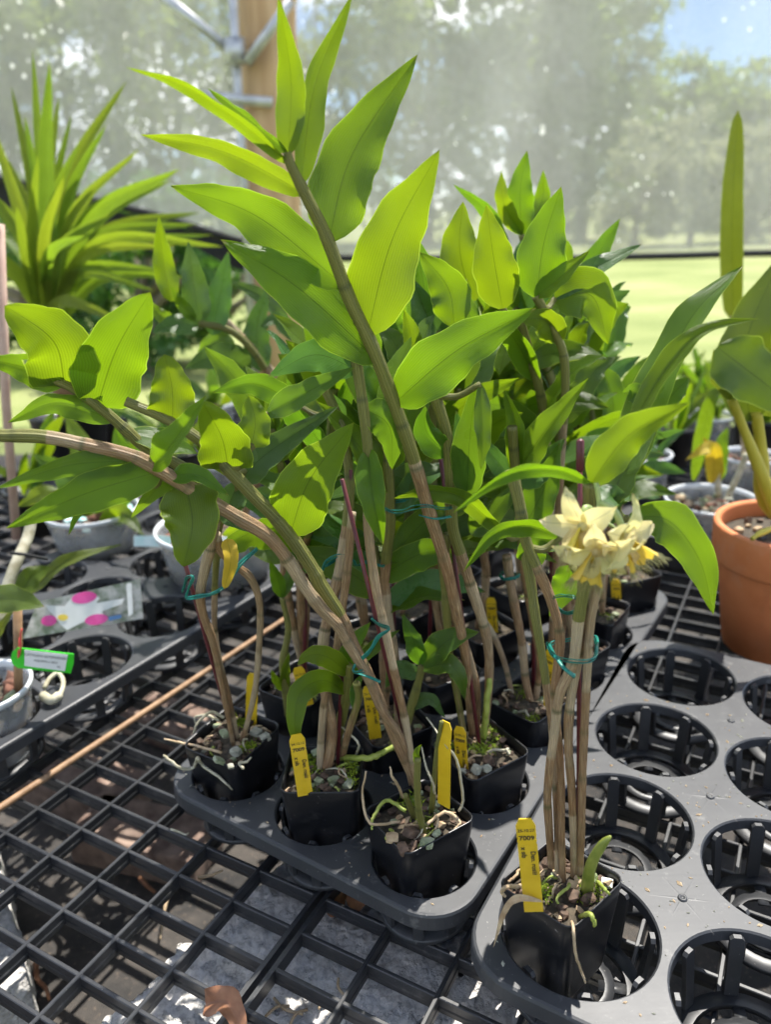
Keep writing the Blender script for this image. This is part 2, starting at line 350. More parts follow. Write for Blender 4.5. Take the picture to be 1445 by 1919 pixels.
def cloth_mat():
    m, t, b, o = new_mat('shade_cloth')
    n = noise_tex(t, 1.3, 6, 0.6, stretch=(1, 1, 0.35)); n2 = noise_tex(t, 26, 4, 0.7)
    c = ramp(t, n, [(0.3, (0.36, 0.365, 0.345)), (0.7, (0.58, 0.585, 0.565))])
    df = t.nodes.new('ShaderNodeBsdfDiffuse'); tl = t.nodes.new('ShaderNodeBsdfTranslucent')
    t.links.new(c, df.inputs['Color']); t.links.new(c, tl.inputs['Color'])
    a = nd(t, 'MixShader', Fac=0.62); t.links.new(df.outputs[0], a.inputs[1]); t.links.new(tl.outputs[0], a.inputs[2])
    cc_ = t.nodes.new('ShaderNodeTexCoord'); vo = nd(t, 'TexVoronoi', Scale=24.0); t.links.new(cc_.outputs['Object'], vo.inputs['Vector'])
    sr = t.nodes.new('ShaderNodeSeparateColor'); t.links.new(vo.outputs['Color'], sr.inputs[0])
    glint = mth(t, 'MULTIPLY', mth(t, 'LESS_THAN', vo.outputs['Distance'], mth(t, 'ADD', mth(t, 'MULTIPLY', sr.outputs[1], 0.24), 0.06)), mth(t, 'GREATER_THAN', mth(t, 'ADD', sr.outputs[0], mth(t, 'MULTIPLY', noise_tex(t, 1.6, 3), 1.6)), 1.70))  # sparkling light painted into the cloth as denser, near-white specks
    for k_ in (df, tl): t.links.new(mixc(t, glint, c, (0.97, 0.97, 0.95)), k_.inputs['Color'])
    tr = t.nodes.new('ShaderNodeBsdfTransparent')
    f = mth(t, 'ADD', mth(t, 'MULTIPLY', n, 0.26), mth(t, 'MULTIPLY', n2, 0.22)); f = mth(t, 'MAXIMUM', mth(t, 'ADD', f, 0.25), mth(t, 'MULTIPLY', glint, mth(t, 'ADD', mth(t, 'MULTIPLY', sr.outputs[2], 0.5), 0.45)))
    ms = t.nodes.new('ShaderNodeMixShader'); t.links.new(f, ms.inputs[0]); t.links.new(tr.outputs[0], ms.inputs[1]); t.links.new(a.outputs[0], ms.inputs[2]); t.links.new(ms.outputs[0], o.inputs['Surface']); return m
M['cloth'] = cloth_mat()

def block_mat():
    m, t, b, o = new_mat('concrete_block')
    n = noise_tex(t, 120, 6, 0.7); c = t.nodes.new('ShaderNodeTexCoord')
    vo = nd(t, 'TexVoronoi', Scale=150.0); t.links.new(c.outputs['Object'], vo.inputs['Vector'])
    col = ramp(t, n, [(0.28, (0.36, 0.345, 0.325)), (0.5, (0.66, 0.635, 0.60)), (0.72, (0.80, 0.775, 0.73))])
    pit = ramp_f(t, noise_tex(t, 75, 4, 0.6), 0.56, 0.64)
    col = mixc(t, mth(t, 'MULTIPLY', pit, 0.0), col, (0.05, 0.05, 0.05))
    t.links.new(col, b.inputs['Base Color']); b.inputs['Roughness'].default_value = 0.95
    h = mth(t, 'SUBTRACT', mth(t, 'ADD', n, mth(t, 'MULTIPLY', vo.outputs['Distance'], -0.9)), mth(t, 'MULTIPLY', pit, 0.8))
    bump(t, h, b, 0.8, 0.004); return m
M['block'] = block_mat()

def mat_mat():
    m, t, b, o = new_mat('weed_mat')
    c = t.nodes.new('ShaderNodeTexCoord')
    wv = nd(t, 'TexWave', Scale=95.0, Distortion=1.2); t.links.new(c.outputs['Object'], wv.inputs['Vector'])
    n = noise_tex(t, 9, 6, 0.65); n2 = noise_tex(t, 120, 3)
    col = ramp(t, n, [(0.38, (0.024, 0.023, 0.022)), (0.66, (0.10, 0.085, 0.072)), (0.82, (0.20, 0.155, 0.12))])
    col = mixc(t, mth(t, 'MULTIPLY', ramp_f(t, n2, 0.6, 0.7), 0.4), col, (0.30, 0.22, 0.16))
    col = mixc(t, mth(t, 'MULTIPLY', wv.outputs['Fac'], 0.35), col, (0.03, 0.03, 0.03))
    t.links.new(col, b.inputs['Base Color']); b.inputs['Roughness'].default_value = 0.85
    bump(t, mth(t, 'ADD', wv.outputs['Fac'], mth(t, 'MULTIPLY', n2, 1.5)), b, 0.5, 0.003); return m
M['mat'] = mat_mat()

def lawn_mat():
    m, t, b, o = new_mat('lawn')
    n = noise_tex(t, 0.35, 8, 0.75, stretch=(1, 1.6, 1)); n2 = noise_tex(t, 45, 4)
    col = ramp(t, n, [(0.32, (0.15, 0.19, 0.045)), (0.5, (0.27, 0.30, 0.10)), (0.66, (0.40, 0.37, 0.19))])
    col = mixc(t, mth(t, 'MULTIPLY', n2, 0.5), col, (0.12, 0.17, 0.03))
    t.links.new(col, b.inputs['Base Color']); b.inputs['Roughness'].default_value = 0.9; bump(t, n2, b, 0.5, 0.02); return m
M['lawn'] = lawn_mat()
# ================================================================== setting
GZ = -0.32            # ground level; bench top is z = 0
R = random.Random(7)
def sheet(name, x0, x1, y0, y1, z, mat, nx=1, ny=1):
    b = MB(); vs = []; fs = []
    for j in range(ny + 1):
        for i in range(nx + 1): vs.append((lerp(x0, x1, i / nx), lerp(y0, y1, j / ny), z))
    for j in range(ny):
        for i in range(nx): k = j * (nx + 1) + i; fs.append((k, k + 1, k + nx + 2, k + nx + 1))
    b.add(vs, fs); return b.build(name, mat, loc=(0, 0, z))
sheet('lawn', -250, 250, -40, 400, GZ - 0.004, M['lawn'])['kind'] = 'structure'
sheet('ground_cloth', -2.6, 2.8, -1.2, 3.3, GZ, M['mat'])['kind'] = 'structure'

# ---- shade cloth wall, hem, post, pipes
CY0 = 4.2
def cloth_panel(name, edge, xs, top, label, ph, Yc=CY0):
    b = MB(); n = 60; mrow = 16; vs = []; fs = []
    for i in range(n + 1):
        px = lerp(xs[0], xs[1], i / n)
        for k in range(len(edge) - 1):
            if edge[k][0] <= px <= edge[k + 1][0] + 1e-6: ey = lerp(edge[k][1], edge[k + 1][1], (px - edge[k][0]) / (edge[k + 1][0] - edge[k][0]))
        lo = P(px, ey, Yc)
        for j in range(mrow + 1):
            t = j / mrow; q = Vector((lo.x, Yc, lerp(lo.z, top, t)))
            q.y += 0.02 * math.sin(q.x * 5 + ph) * math.sin(t * 3) + 0.015 * math.sin(q.x * 11 + t * 2 + ph)
            vs.append(q)
    for i in range(n):
        for j in range(mrow): k = i * (mrow + 1) + j; fs.append((k, k + mrow + 1, k + mrow + 2, k + 1))
    root = thing(name, label, 'shade cloth', vs[0])
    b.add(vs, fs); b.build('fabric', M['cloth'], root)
    h = MB(); h.tube([vs[i * (mrow + 1)] + Vector((0, -0.01, 0)) for i in range(n + 1)], 0.018, 6); h.build('hem', M['black_cloth'], root)
    return vs
EDGE_R = [(470, 482), (900, 485), (1080, 484), (1445, 474), (2200, 440)]
EDGE_L = [(-700, 250), (0, 335), (140, 368), (300, 405), (480, 462)]
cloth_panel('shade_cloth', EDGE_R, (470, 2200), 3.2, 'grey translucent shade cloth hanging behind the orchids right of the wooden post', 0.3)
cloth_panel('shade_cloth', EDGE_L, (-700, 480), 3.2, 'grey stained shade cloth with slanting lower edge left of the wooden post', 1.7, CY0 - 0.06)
# black skirt cloth under the left panel
b = MB(); vs = []; fs = []
for i in range(31):
    px = lerp(-300, 470, i / 30); ey = 335 + (px / 480) * 127 if px > 0 else 335 + px * 0.12
    a = P(px, ey + 3, 4.19); vs += [a, Vector((a.x, 4.19 + 0.015 * math.sin(i * 1.3), a.z - 0.10 - 0.03 * math.sin(i * .7)))]
for i in range(30): fs.append((2 * i, 2 * i + 1, 2 * i + 3, 2 * i + 2))
b.add(vs, fs); tag(b.build('black_skirt_cloth', M['black_cloth']), 'black cloth strip sagging under the slanting shade cloth at left', 'cloth')

pt, pb = P(500, 0, 4.1), P(522, 640, 4.1)
d = (pt - pb).normalized(); b = MB(); pts = [pb + d * s for s in (-1.2, -0.4, 0.4, 1.0, 1.8, 2.6)]
pts[0] = pb + d * ((GZ - pb.z) / d.z)
b.tube(pts, 0.128, 20); tag(b.build('wooden_post', M['wood'], loc=pts[0]), 'round tan wooden post standing between the two shade cloths', 'post')
root = thing('steel_frame', 'grey galvanised pipe frame with diagonal braces beside the wooden post', 'pipe frame', P(472, 420, 3.98))
def pipe(name, a, c, r, par=root, mat='steel'):
    q = MB(); q.tube([a, c], r, 12); return q.build(name, M[mat], par)
u0 = P(434, -40, 3.98); u1 = P(462, 430, 3.98); dd = (u1 - u0)
pipe('upright', u0 - dd * .6, u0 + dd * ((GZ - u0.z) / dd.z), 0.021)
pipe('brace', P(285, -25, 3.95), P(436, 98, 3.95), 0.022)
pipe('brace', P(545, 0, 3.9), P(462, 118, 3.9), 0.022)
pipe('rail', P(380, 180, 3.93), P(510, 192, 3.93), 0.022)
q = MB(); q.lathe(P(440, 96, 3.93), [(0, -0.05), (0.045, -0.05), (0.045, 0.05), (0, 0.05)], 16); q.build('bracket', M['steel'], root)

# ---- trees and shrubs behind the cloth
def foliage(bm, c, rx, ry, rz, nclump, nleaf, size, rr, flatten=0.6):
    vs = []; fs = []
    for _ in range(nclump):
        while True:
            q = Vector((rr.uniform(-1, 1), rr.uniform(-1, 1), rr.uniform(-1, 1)))
            if 0.25 < q.length < 1: break
        cc = Vector((c[0] + q.x * rx, c[1] + q.y * ry, c[2] + q.z * rz)); cr = rr.uniform(0.16, 0.34) * min(rx, rz)
        for _ in range(nleaf):
            o = Vector((rr.gauss(0, 1), rr.gauss(0, 1), rr.gauss(0, 0.7))) * cr * 0.6
            a = Vector((rr.gauss(0, 1), rr.gauss(0, 1), rr.gauss(0, flatten))).normalized(); e = a.orthogonal().normalized()
            e = Matrix.Rotation(rr.uniform(0, 6.28), 3, a) @ e; g = a.cross(e); s = size * rr.uniform(0.6, 1.3); k = len(vs); p0 = cc + o
            vs += [p0 - e * s, p0 - g * s * .38, p0 + e * s, p0 + g * s * .38]; fs.append((k, k + 1, k + 2, k + 3))
    bm.add(vs, fs, [(0.3, 0.3), (0.4, 0.5), (0.3, 0.7), (0.2, 0.5)] * (len(vs) // 4))
def tree(px, Y, H, rx, seed, mat, label, nclump=46, nleaf=70, size=0.17, low=0.02, name='leafy_tree', cat='tree', grp='trees behind the shade cloth'):
    rr = random.Random(seed); b0 = P(px, 480, Y); base = Vector((b0.x, Y, GZ)); root = thing(name, label, cat, base, grp)
    t = MB(); top = base + Vector((rr.uniform(-.3, .3), 0, H * .72)); t.tube(spline([base, base + Vector((rr.uniform(-.15, .15), 0, H * .35)), top], 8), [lerp(.02 * H + .03, .02, i / 7) for i in range(8)], 8)
    for _ in range(6):
        s = rr.uniform(.25, .6); a0 = base.lerp(top, s); an = rr.uniform(0, 6.28)
        t.tube([a0, a0 + Vector((math.cos(an) * rx * .4, math.sin(an) * rx * .3, H * .13)), a0 + Vector((math.cos(an) * rx * .7, math.sin(an) * rx * .5, H * .2))], [.05, .03, .012], 6)
    t.build('trunk', M['trunk'], root)
    c = MB(); foliage(c, base + Vector((0, 0, H * (0.5 + low / 2))), rx, rx * .8, H * (0.5 - low / 2), nclump, nleaf, size, rr); c.build('crown', M[mat], root)
kinds = ['tall green tree at the far left behind the shade cloth', 'green tree between the pipe frame and the left edge', 'tall tree directly behind the wooden post', 'tall green tree just right of the wooden post',
         'broad green tree at the middle of the shade cloth', 'light green tree behind the upright dendrobium leaves', 'tall tree bordering the open blue sky']
for k, (px, Y, H, rx) in enumerate([(-30, 23, 8.6, 2.6), (170, 25, 9.0, 2.7), (360, 23, 8.4, 2.6), (600, 26, 9.6, 2.9), (800, 24, 9.2, 2.7), (960, 25, 9.4, 2.5), (1085, 24, 8.8, 1.9)]):
    tree(px, Y, H, rx, 100 + k, 'treeleaf', kinds[k], 78 if k < 4 else 100, 80, 0.16)
for k, (px, Y, H, rx, lab) in enumerate([(1250, 29, 5.2, 2.0, 'low rounded tree left below the blue sky gap'), (1370, 30, 5.6, 2.2, 'rounded grey green tree below the white cloud'), (1530, 30, 5.3, 2.3, 'rounded tree at the right edge of the shade cloth')]):
    tree(px, Y, H, rx, 130 + k, 'treeleaf', lab, 70, 80, 0.17)
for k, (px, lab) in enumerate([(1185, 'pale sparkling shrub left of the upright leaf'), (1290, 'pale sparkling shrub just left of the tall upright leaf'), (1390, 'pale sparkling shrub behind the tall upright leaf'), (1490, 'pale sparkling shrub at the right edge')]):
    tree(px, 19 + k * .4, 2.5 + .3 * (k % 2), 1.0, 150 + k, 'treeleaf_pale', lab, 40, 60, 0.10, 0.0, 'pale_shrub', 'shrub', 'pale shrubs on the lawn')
for k, (px, Y, lab) in enumerate([(60, 5.4, 'dark low shrub behind the strap leaf plant'), (240, 5.2, 'dark low shrub under the slanting cloth edge'), (395, 5.5, 'dark low shrub left of the wooden post')]):
    tree(px, Y, 1.15, 0.55, 170 + k, 'leaf_dark', lab, 34, 60, 0.05, 0.0, 'dark_shrub', 'shrub', 'dark shrubs at the foot of the cloth')

# ---- bench: two moulded grid panels of crossing bars
BO = Vector((-0.39017, 0.61882, 0)); BA = math.radians(-28.887); CU_, CV_ = 0.070975, 0.042918
BU = Vector((math.cos(BA), math.sin(BA), 0)); BV = Vector((-math.sin(BA), math.cos(BA), 0))
def bar_mesh(L, name):
    prof = [(-.0021, -.0008), (-.0013, 0), (.0013, 0), (.0021, -.0008), (.0023, -.0085), (.0031, -.0102), (.0033, -.0150), (-.0033, -.0150), (-.0031, -.0102), (-.0023, -.0085)]
    n = len(prof); vs = [(x, p, z) for x in (0, L) for p, z in prof]
    fs = [(i, (i + 1) % n, n + (i + 1) % n, n + i) for i in range(n)] + [tuple(range(n - 1, -1, -1)), tuple(range(n, 2 * n))]
    me = bpy.data.meshes.new(name); me.from_pydata(vs, [], fs); me.materials.append(M['bench']); me.update(); return me
bench = thing('plant_bench', 'black plastic grid bench on steel legs carrying all the trays', 'bench', BO + Vector((0, 0, GZ)))
def bench_panel(i0, i1, j0, j1, off):
    org = BO + BU * (i0 * CU_ + off) + BV * (j0 * CV_)
    Lv, Lu = (j1 - j0) * CV_, (i1 - i0) * CU_
    fr = MB(); RmB = Matrix.Rotation(BA, 3, 'Z')          # outer frame of the panel
    for k in (0, 1):
        fr.box(org + BU * (Lu * k) + BV * (Lv / 2) + Vector((0, 0, -.0078)), .0046, Lv + .004, .0152, RmB); fr.box(org + BV * (Lv * k) + BU * (Lu / 2) + Vector((0, 0, -.0083)), Lu + .004, .0046, .0152, RmB)
    panel = fr.build('grid_panel', M['bench'], bench, smooth=False)
    ml = bar_mesh(Lv, 'long_bar'); mc = bar_mesh(Lu, 'cross_bar'); org = org - world_loc(bench)
    for i in range(1, i1 - i0):
        o = bpy.data.objects.new('long_bar', ml); COL.objects.link(o); o.parent = panel; o.location = org + BU * (i * CU_); o.rotation_euler = (0, 0, BA + math.pi / 2)
    for j in range(1, j1 - j0):
        o = bpy.data.objects.new('cross_bar', mc); COL.objects.link(o); o.parent = panel; o.location = org + BV * (j * CV_) + Vector((0, 0, -0.0006)); o.rotation_euler = (0, 0, BA)
bench_panel(-17, 4, -14, 50, 0.0)
bench_panel(4, 27, -14, 50, 0.0105)
for k, (i, j) in enumerate([(-16, -13), (-16, 49), (26, 49), (26, -13)]):
    p = BO + BU * (i * CU_) + BV * (j * CV_); q = MB(); q.tube([(p.x, p.y, GZ), (p.x, p.y, -0.0160)], 0.02, 12); q.build('leg', M['steel'], bench)

# ---- concrete blocks
def block(c, L, W, H, ang, label, seed, jag=0.012):
    nx, ny, nz_ = (150, 84, 6) if jag > .013 or seed == 17 else (60, 30, 4); b = MB(); idx = {}; vs = []; fs = []
    Rm = Matrix.Rotation(ang, 3, 'Z')
    def vid(i, j, k):
        if (i, j, k) not in idx:
            q = Vector((lerp(-L / 2, L / 2, i / nx), lerp(-W / 2, W / 2, j / ny), lerp(-H, 0, k / nz_)))
            nn = noise.noise(q * 140 + Vector((seed, 0, 0))) * .0030 + noise.noise(q * 260 + Vector((seed, 7, 0))) * .0022 + noise.noise(q * 45 + Vector((seed, 3, 0))) * .0018 - .006 * max(0, noise.noise(q * 85 + Vector((seed, 11, 0))) - .25)
            e = noise.noise(q * 30 + Vector((0, seed, 1))) * jag + noise.noise(q * 90 + Vector((0, seed, 5))) * jag * .5
            if k == nz_: q.z += nn
            if i in (0, nx): q.x += e
            if j in (0, ny): q.y += e
            idx[(i, j, k)] = len(vs); vs.append(Rm @ q + Vector(c))
        return idx[(i, j, k)]
    for i in range(nx):
        for j in range(ny): fs.append((vid(i, j, nz_), vid(i + 1, j, nz_), vid(i + 1, j + 1, nz_), vid(i, j + 1, nz_)))
    for k in range(nz_):
        for i in range(nx):
            fs.append((vid(i, 0, k), vid(i + 1, 0, k), vid(i + 1, 0, k + 1), vid(i, 0, k + 1))); fs.append((vid(i + 1, ny, k), vid(i, ny, k), vid(i, ny, k + 1), vid(i + 1, ny, k + 1)))
        for j in range(ny):
            fs.append((vid(0, j + 1, k), vid(0, j, k), vid(0, j, k + 1), vid(0, j + 1, k + 1))); fs.append((vid(nx, j, k), vid(nx, j + 1, k), vid(nx, j + 1, k + 1), vid(nx, j, k + 1)))
    b.add(vs, fs); tag(b.build('concrete_block', M['block']), label, 'block', 'concrete blocks under the bench')
ZB = -0.034
e0, e1 = PZ(185, 1919, ZB), PZ(545, 1605, ZB); ed = (e1 - e0).normalized(); en = Vector((ed.y, -ed.x, 0))
ang = math.atan2(ed.y, ed.x); mid = (e0 + e1) / 2
block(mid + en * 0.112 - ed * 0.02 + Vector((0, 0, 0)), 0.39, 0.22, 0.12, ang, 'rough grey concrete block showing through the bench left of the front tray', 3, 0.016)
block(mid + en * 0.112 - ed * 0.02 + Vector((0.006, 0.004, -0.1225)), 0.39, 0.21, 0.12, ang + .02, 'lower concrete block carrying the rough grey one', 9)
block(mid + en * 0.335 - ed * 0.05 + Vector((0, 0, -.002)), 0.39, 0.21, 0.12, ang + .012, 'sunlit grey concrete block beneath the rounded front corner of the tray', 17)
block(mid + en * 0.335 - ed * 0.05 + Vector((0, 0.004, -0.1245)), 0.39, 0.20, 0.12, ang, 'lower concrete block under the sunlit one', 23)
l0, l1 = PZ(8, 1585, -0.2), PZ(54, 1765, -0.2); ld = (l1 - l0).normalized()
block((l0 + l1) / 2 + Vector((-ld.y, ld.x, 0)) * -0.105, 0.30, 0.19, 0.115, math.atan2(ld.y, ld.x), 'concrete block lying on the ground cloth at the lower left', 31, .006)
for k, (px, py, lab) in enumerate([(330, 1330, 'brown brick on the ground behind the bamboo stick'), (150, 1450, 'brown brick on the ground left of the bamboo stick'), (270, 1545, 'brown brick on the ground right of the bamboo stick')]):
    q = PZ(px, py, GZ + 0.06); bm_ = MB(); Rm = Matrix.Rotation(BA + 0.1 * k, 3, 'Z')
    bm_.box(q - Vector((0, 0, .03)), .22, .10, .06, Rm); o = bm_.build('brick', simple('brick_%d' % k, (0.14, 0.09, 0.07), (0.33, 0.24, 0.19), 0.9, 30, 0.6), smooth=False); tag(o, lab, 'brick', 'bricks under the bench')
    md = o.modifiers.new('bevel', 'BEVEL'); md.width = .006; md.segments = 2

# ---- pot trays
TZ = 0.0672
def rr_hit(c, th, x0, x1, y0, y1, cr, corners):
    dx, dy = math.cos(th), math.sin(th); ts = []
    if dx > 1e-9: ts.append((x1 - c[0]) / dx)
    if dx < -1e-9: ts.append((x0 - c[0]) / dx)
    if dy > 1e-9: ts.append((y1 - c[1]) / dy)
    if dy < -1e-9: ts.append((y0 - c[1]) / dy)
    t = min(ts); x, y = c[0] + dx * t, c[1] + dy * t
    for sx, sy in corners:
        X = x1 if sx > 0 else x0; Y = y1 if sy > 0 else y0; kx, ky = X - sx * cr, Y - sy * cr
        if (x - kx) * sx > 0 and (y - ky) * sy > 0:
            fx, fy = c[0] - kx, c[1] - ky; B_ = fx * dx + fy * dy; C_ = fx * fx + fy * fy - cr * cr
            t = -B_ + math.sqrt(max(0, B_ * B_ - C_)); x, y = c[0] + dx * t, c[1] + dy * t
    return x, y
def tray(name, label, O, ang, i0, i1, j0, j1, pu, pv, rad, margin, cr, shown, split_ribs=True, nrib=8, z=TZ):
    Rm = Matrix.Rotation(ang, 3, 'Z'); W = lambda x, y, zz: Rm @ Vector((x, y, 0)) + Vector((O[0], O[1], z + zz))
    root = thing(name, label, 'pot tray', W((i0 + i1) / 2 * pu, (j0 + j1) / 2 * pv, -z))
    X0, X1, Y0, Y1 = i0 * pu - margin, i1 * pu + margin, j0 * pv - margin, j1 * pv + margin
    b = MB()
    for i in range(i0, i1 + 1):
        for j in range(j0, j1 + 1):
            c = (i * pu, j * pv); x0 = X0 if i == i0 else c[0] - pu / 2; x1 = X1 if i == i1 else c[0] + pu / 2; y0 = Y0 if j == j0 else c[1] - pv / 2; y1 = Y1 if j == j1 else c[1] + pv / 2
            cs = [(sx, sy) for sx in (-1, 1) for sy in (-1, 1) if (i == (i1 if sx > 0 else i0)) and (j == (j1 if sy > 0 else j0))]
            ths = sorted([2 * math.pi * k / 56 for k in range(56)] + [math.atan2(y - c[1], x - c[0]) % (2 * math.pi) for x in (x0, x1) for y in (y0, y1)])
            vs = []; n = len(ths)
            for th in ths:
                ox, oy = rr_hit(c, th, x0, x1, y0, y1, cr, cs); ct, st = math.cos(th), math.sin(th)
                vs += [W(ox, oy, 0), W(c[0] + ct * (rad + .0016), c[1] + st * (rad + .0016), 0), W(c[0] + ct * rad, c[1] + st * rad, -.0014), W(c[0] + ct * (rad - .001), c[1] + st * (rad - .001), -.011), W(c[0] + ct * (rad + .002), c[1] + st * (rad + .002), -.011), W(ox, oy, -.0045)]
            fs = []
            for k in range(n):
                k2 = (k + 1) % n
                for r in range(5): fs.append((k * 6 + r, k2 * 6 + r, k2 * 6 + r + 1, k * 6 + r + 1)[::-1])
            b.add(vs, fs)
    per = []
    for (sx, sy, a0) in ((1, 1, 0), (-1, 1, 90), (-1, -1, 180), (1, -1, 270)):
        kx = (X1 if sx > 0 else X0) - sx * cr; ky = (Y1 if sy > 0 else Y0) - sy * cr
        for k in range(11): th = math.radians(a0 + 9 * k); per.append((kx, ky, math.cos(th), math.sin(th)))
    vs = []
    for kx, ky, ct, st in per:
        for dr, zz in ((0, 0), (.0022, -.0008), (.0034, -.003), (.0042, -.016), (.0022, -.016), (.0012, -.0042)): vs.append(W(kx + ct * (cr + dr), ky + st * (cr + dr), zz))
    n = len(per); fs = []
    for k in range(n):
        k2 = (k + 1) % n
        for r in range(5): fs.append((k * 6 + r, k2 * 6 + r, k2 * 6 + r + 1, k * 6 + r + 1)[::-1])
    b.add(vs, fs)
    dk = b.build('deck', M['tray'], root)
    for p_ in dk.data.polygons: p_.use_smooth = False
    for i in range(i0, i1):
        for j in range(j0, j1):
            if (i, j) in shown or (i + 1, j) in shown:
                q = MB(); q.lathe(W((i + .5) * pu, (j + .5) * pv, 0.0), [(0.0042, 0.0003), (.0036, .0016), (.0022, .0018), (.0016, .0008), (0, .0008)], 14); q.build('peg', M['tray'], root)
                q = MB()
                for k in range(6):
                    th = k * math.pi / 3 + .35; L_ = .040
                    a = W((i + .5) * pu + .005 * math.cos(th), (j + .5) * pv + .005 * math.sin(th), 0.0); e = W((i + .5) * pu + L_ * math.cos(th), (j + .5) * pv + L_ * math.sin(th), 0.0); s = (e - a).normalized().cross(Vector((0, 0, 1))) * .0011
                    q.add([a - s, a + s, e, a + Vector((0, 0, .00022))], [(0, 3, 2), (3, 1, 2)])
                q.build('ridge', M['tray'], root)
    zb = -(z - .0035)
    for (i, j) in shown:
        c = W(i * pu, j * pv, 0); pk = MB(); r0, r1 = rad * .955, rad * .86
        pk.lathe(c, [(r1 - .012, zb + .004), (r1, zb + .004), (r1 + .002, zb), (r1 - .013, zb), (r1 - .012, zb + .004)], 36)
        pk.lathe(c, [(r1 - .030, zb + .003), (r1 - .022, zb + .003), (r1 - .022, zb), (r1 - .030, zb), (r1 - .030, zb + .003)], 30)
        for k in range(4):
            th = ang + k * math.pi / 2 + .3
            pk.box(c + Vector((math.cos(th) * (r1 - .012) * .75, math.sin(th) * (r1 - .012) * .75, zb + .0012)), (r1) * .45, .010, .0022, Matrix.Rotation(th, 3, 'Z'))
        pocket = pk.build('pocket', M['rib'], root)
        ribs = MB()
        for k in range(nrib):
            th = ang + 2 * math.pi * (k + .5) / nrib; dv = Vector((math.cos(th), math.sin(th), 0)); tv = Vector((-dv.y, dv.x, 0)); hw = .0058 if rad > .06 else .0048
            q = MB() if split_ribs else ribs
            a = c + dv * r0; e = c + dv * r1; vs = []
            for pz, pp, ww in ((-.0015, a, hw * .55), (-.0045, a, hw), (zb + .001, e, hw)):
                for so, si in ((-1, 0), (1, 0), (1, 1), (-1, 1)): vs.append(pp + tv * so * ww - dv * .0040 * si + Vector((0, 0, pz)))
            fs = [(0, 1, 2, 3)] + [(r * 4 + k_, r * 4 + (k_ + 1) % 4, r * 4 + 4 + (k_ + 1) % 4, r * 4 + 4 + k_)[::-1] for r in range(2) for k_ in range(4)] + [(11, 10, 9, 8)]
            q.add(vs, fs)
            if split_ribs: q.build('rib', M['rib'], pocket, smooth=False)
        if not split_ribs: ribs.build('ribs', M['rib'], pocket, smooth=False)
    return root
AO, AANG, AP, AR = (0.02727, 0.57294), math.radians(-33.477), 0.11757, 0.04879
ASP = 1.029
BOO, BANG, BP, BR = (0.15243, 0.48898), math.radians(-30.614), 0.14, 0.0651
tray('pot_tray', 'dark grey plastic tray holding the potted orchids in small round holes', AO, AANG, -2, 0, 0, 5, AP, AP * ASP, AR, AR + .011, .045, [(0, 0), (-1, 0), (-2, 0), (0, 1), (0, 2), (0, 3), (0, 4), (0, 5), (-2, 1), (-1, 1)], False)
tray('wide_hole_tray', 'dark grey plastic tray at right with large empty round holes', BOO, BANG, 0, 2, 0, 3, BP, BP * ASP, BR, BR + .012, .050, [(i, j) for i in (0, 1, 2) for j in range(4)])
cE0, cE1 = PZ(0, 1400, TZ), PZ(500, 1100, TZ); cv = (cE1 - cE0); CANG = math.atan2(cv.y, cv.x) - math.pi / 2
c0 = PZ(116, 1219, TZ); cu = Vector((math.cos(CANG), math.sin(CANG), 0)); dist = (cE0 - c0).dot(cu)
CO = c0 + cu * (dist - BR - .013)
tray('wide_hole_tray', 'black plastic tray at far left holding the clear pots', (CO.x, CO.y), CANG, -2, 0, -2, 3, BP, BP * ASP, BR, BR + .012, .05, [(i, j) for i in (-2, -1, 0) for j in range(-2, 4)])
# grit spilled on the decks
def grit(O, ang, pu, pv, rad, i0, i1, j0, j1, n, seed):
    rr = random.Random(seed); b = MB(); Rm = Matrix.Rotation(ang, 3, 'Z')
    while n:
        x, y = rr.uniform(i0 * pu - rad, i1 * pu + rad), rr.uniform(j0 * pv - rad, j1 * pv + rad); i, j = round(x / pu), round(y / pv)
        if math.hypot(x - i * pu, y - j * pv) < rad + .003: continue
        n -= 1; c = Rm @ Vector((x, y, 0)) + Vector((O[0], O[1], TZ + .0004)); s = rr.uniform(.0003, .0011) if rr.random() < .9 else rr.uniform(.0012, .0024); a = rr.uniform(0, 6.28); e = Vector((math.cos(a), math.sin(a), 0)) * s * rr.uniform(1, 2.6); f = Vector((-math.sin(a), math.cos(a), 0)) * s
        b.add([c - e, c - f, c + e, c + f, c + Vector((0, 0, s * .9))], [(0, 1, 4), (1, 2, 4), (2, 3, 4), (3, 0, 4)])
    o = b.build('spilled_grit', M['husk'] if seed % 2 else M['stone'], smooth=False); return o
for k, (args, lab) in enumerate([((AO, AANG, AP, AP * ASP, AR, -2, 0, 0, 5, 160, 1), 'tan grit scattered on the small hole tray'), ((AO, AANG, AP, AP * ASP, AR, -2, 0, 0, 5, 120, 2), 'pale grit scattered on the small hole tray'), ((BOO, BANG, BP, BP * ASP, BR, 0, 2, 0, 3, 130, 3), 'tan grit scattered on the wide hole tray'), ((BOO, BANG, BP, BP * ASP, BR, 0, 2, 0, 3, 130, 4), 'pale grit scattered on the wide hole tray')]):
    tag(grit(*args), lab, 'grit', None, 'stuff')
def A(i, j):
    x, y = i * AP, j * AP * ASP; c, s = math.cos(AANG), math.sin(AANG); return Vector((AO[0] + x * c - y * s, AO[1] + x * s + y * c, TZ))
def Bh(i, j):
    x, y = i * BP, j * BP * ASP; c, s = math.cos(BANG), math.sin(BANG); return Vector((BOO[0] + x * c - y * s, BOO[1] + x * s + y * c, TZ))
def Ch(i, j):
    x, y = i * BP, j * BP * ASP; c, s = math.cos(CANG), math.sin(CANG); return Vector((CO.x + x * c - y * s, CO.y + x * s + y * c, TZ))
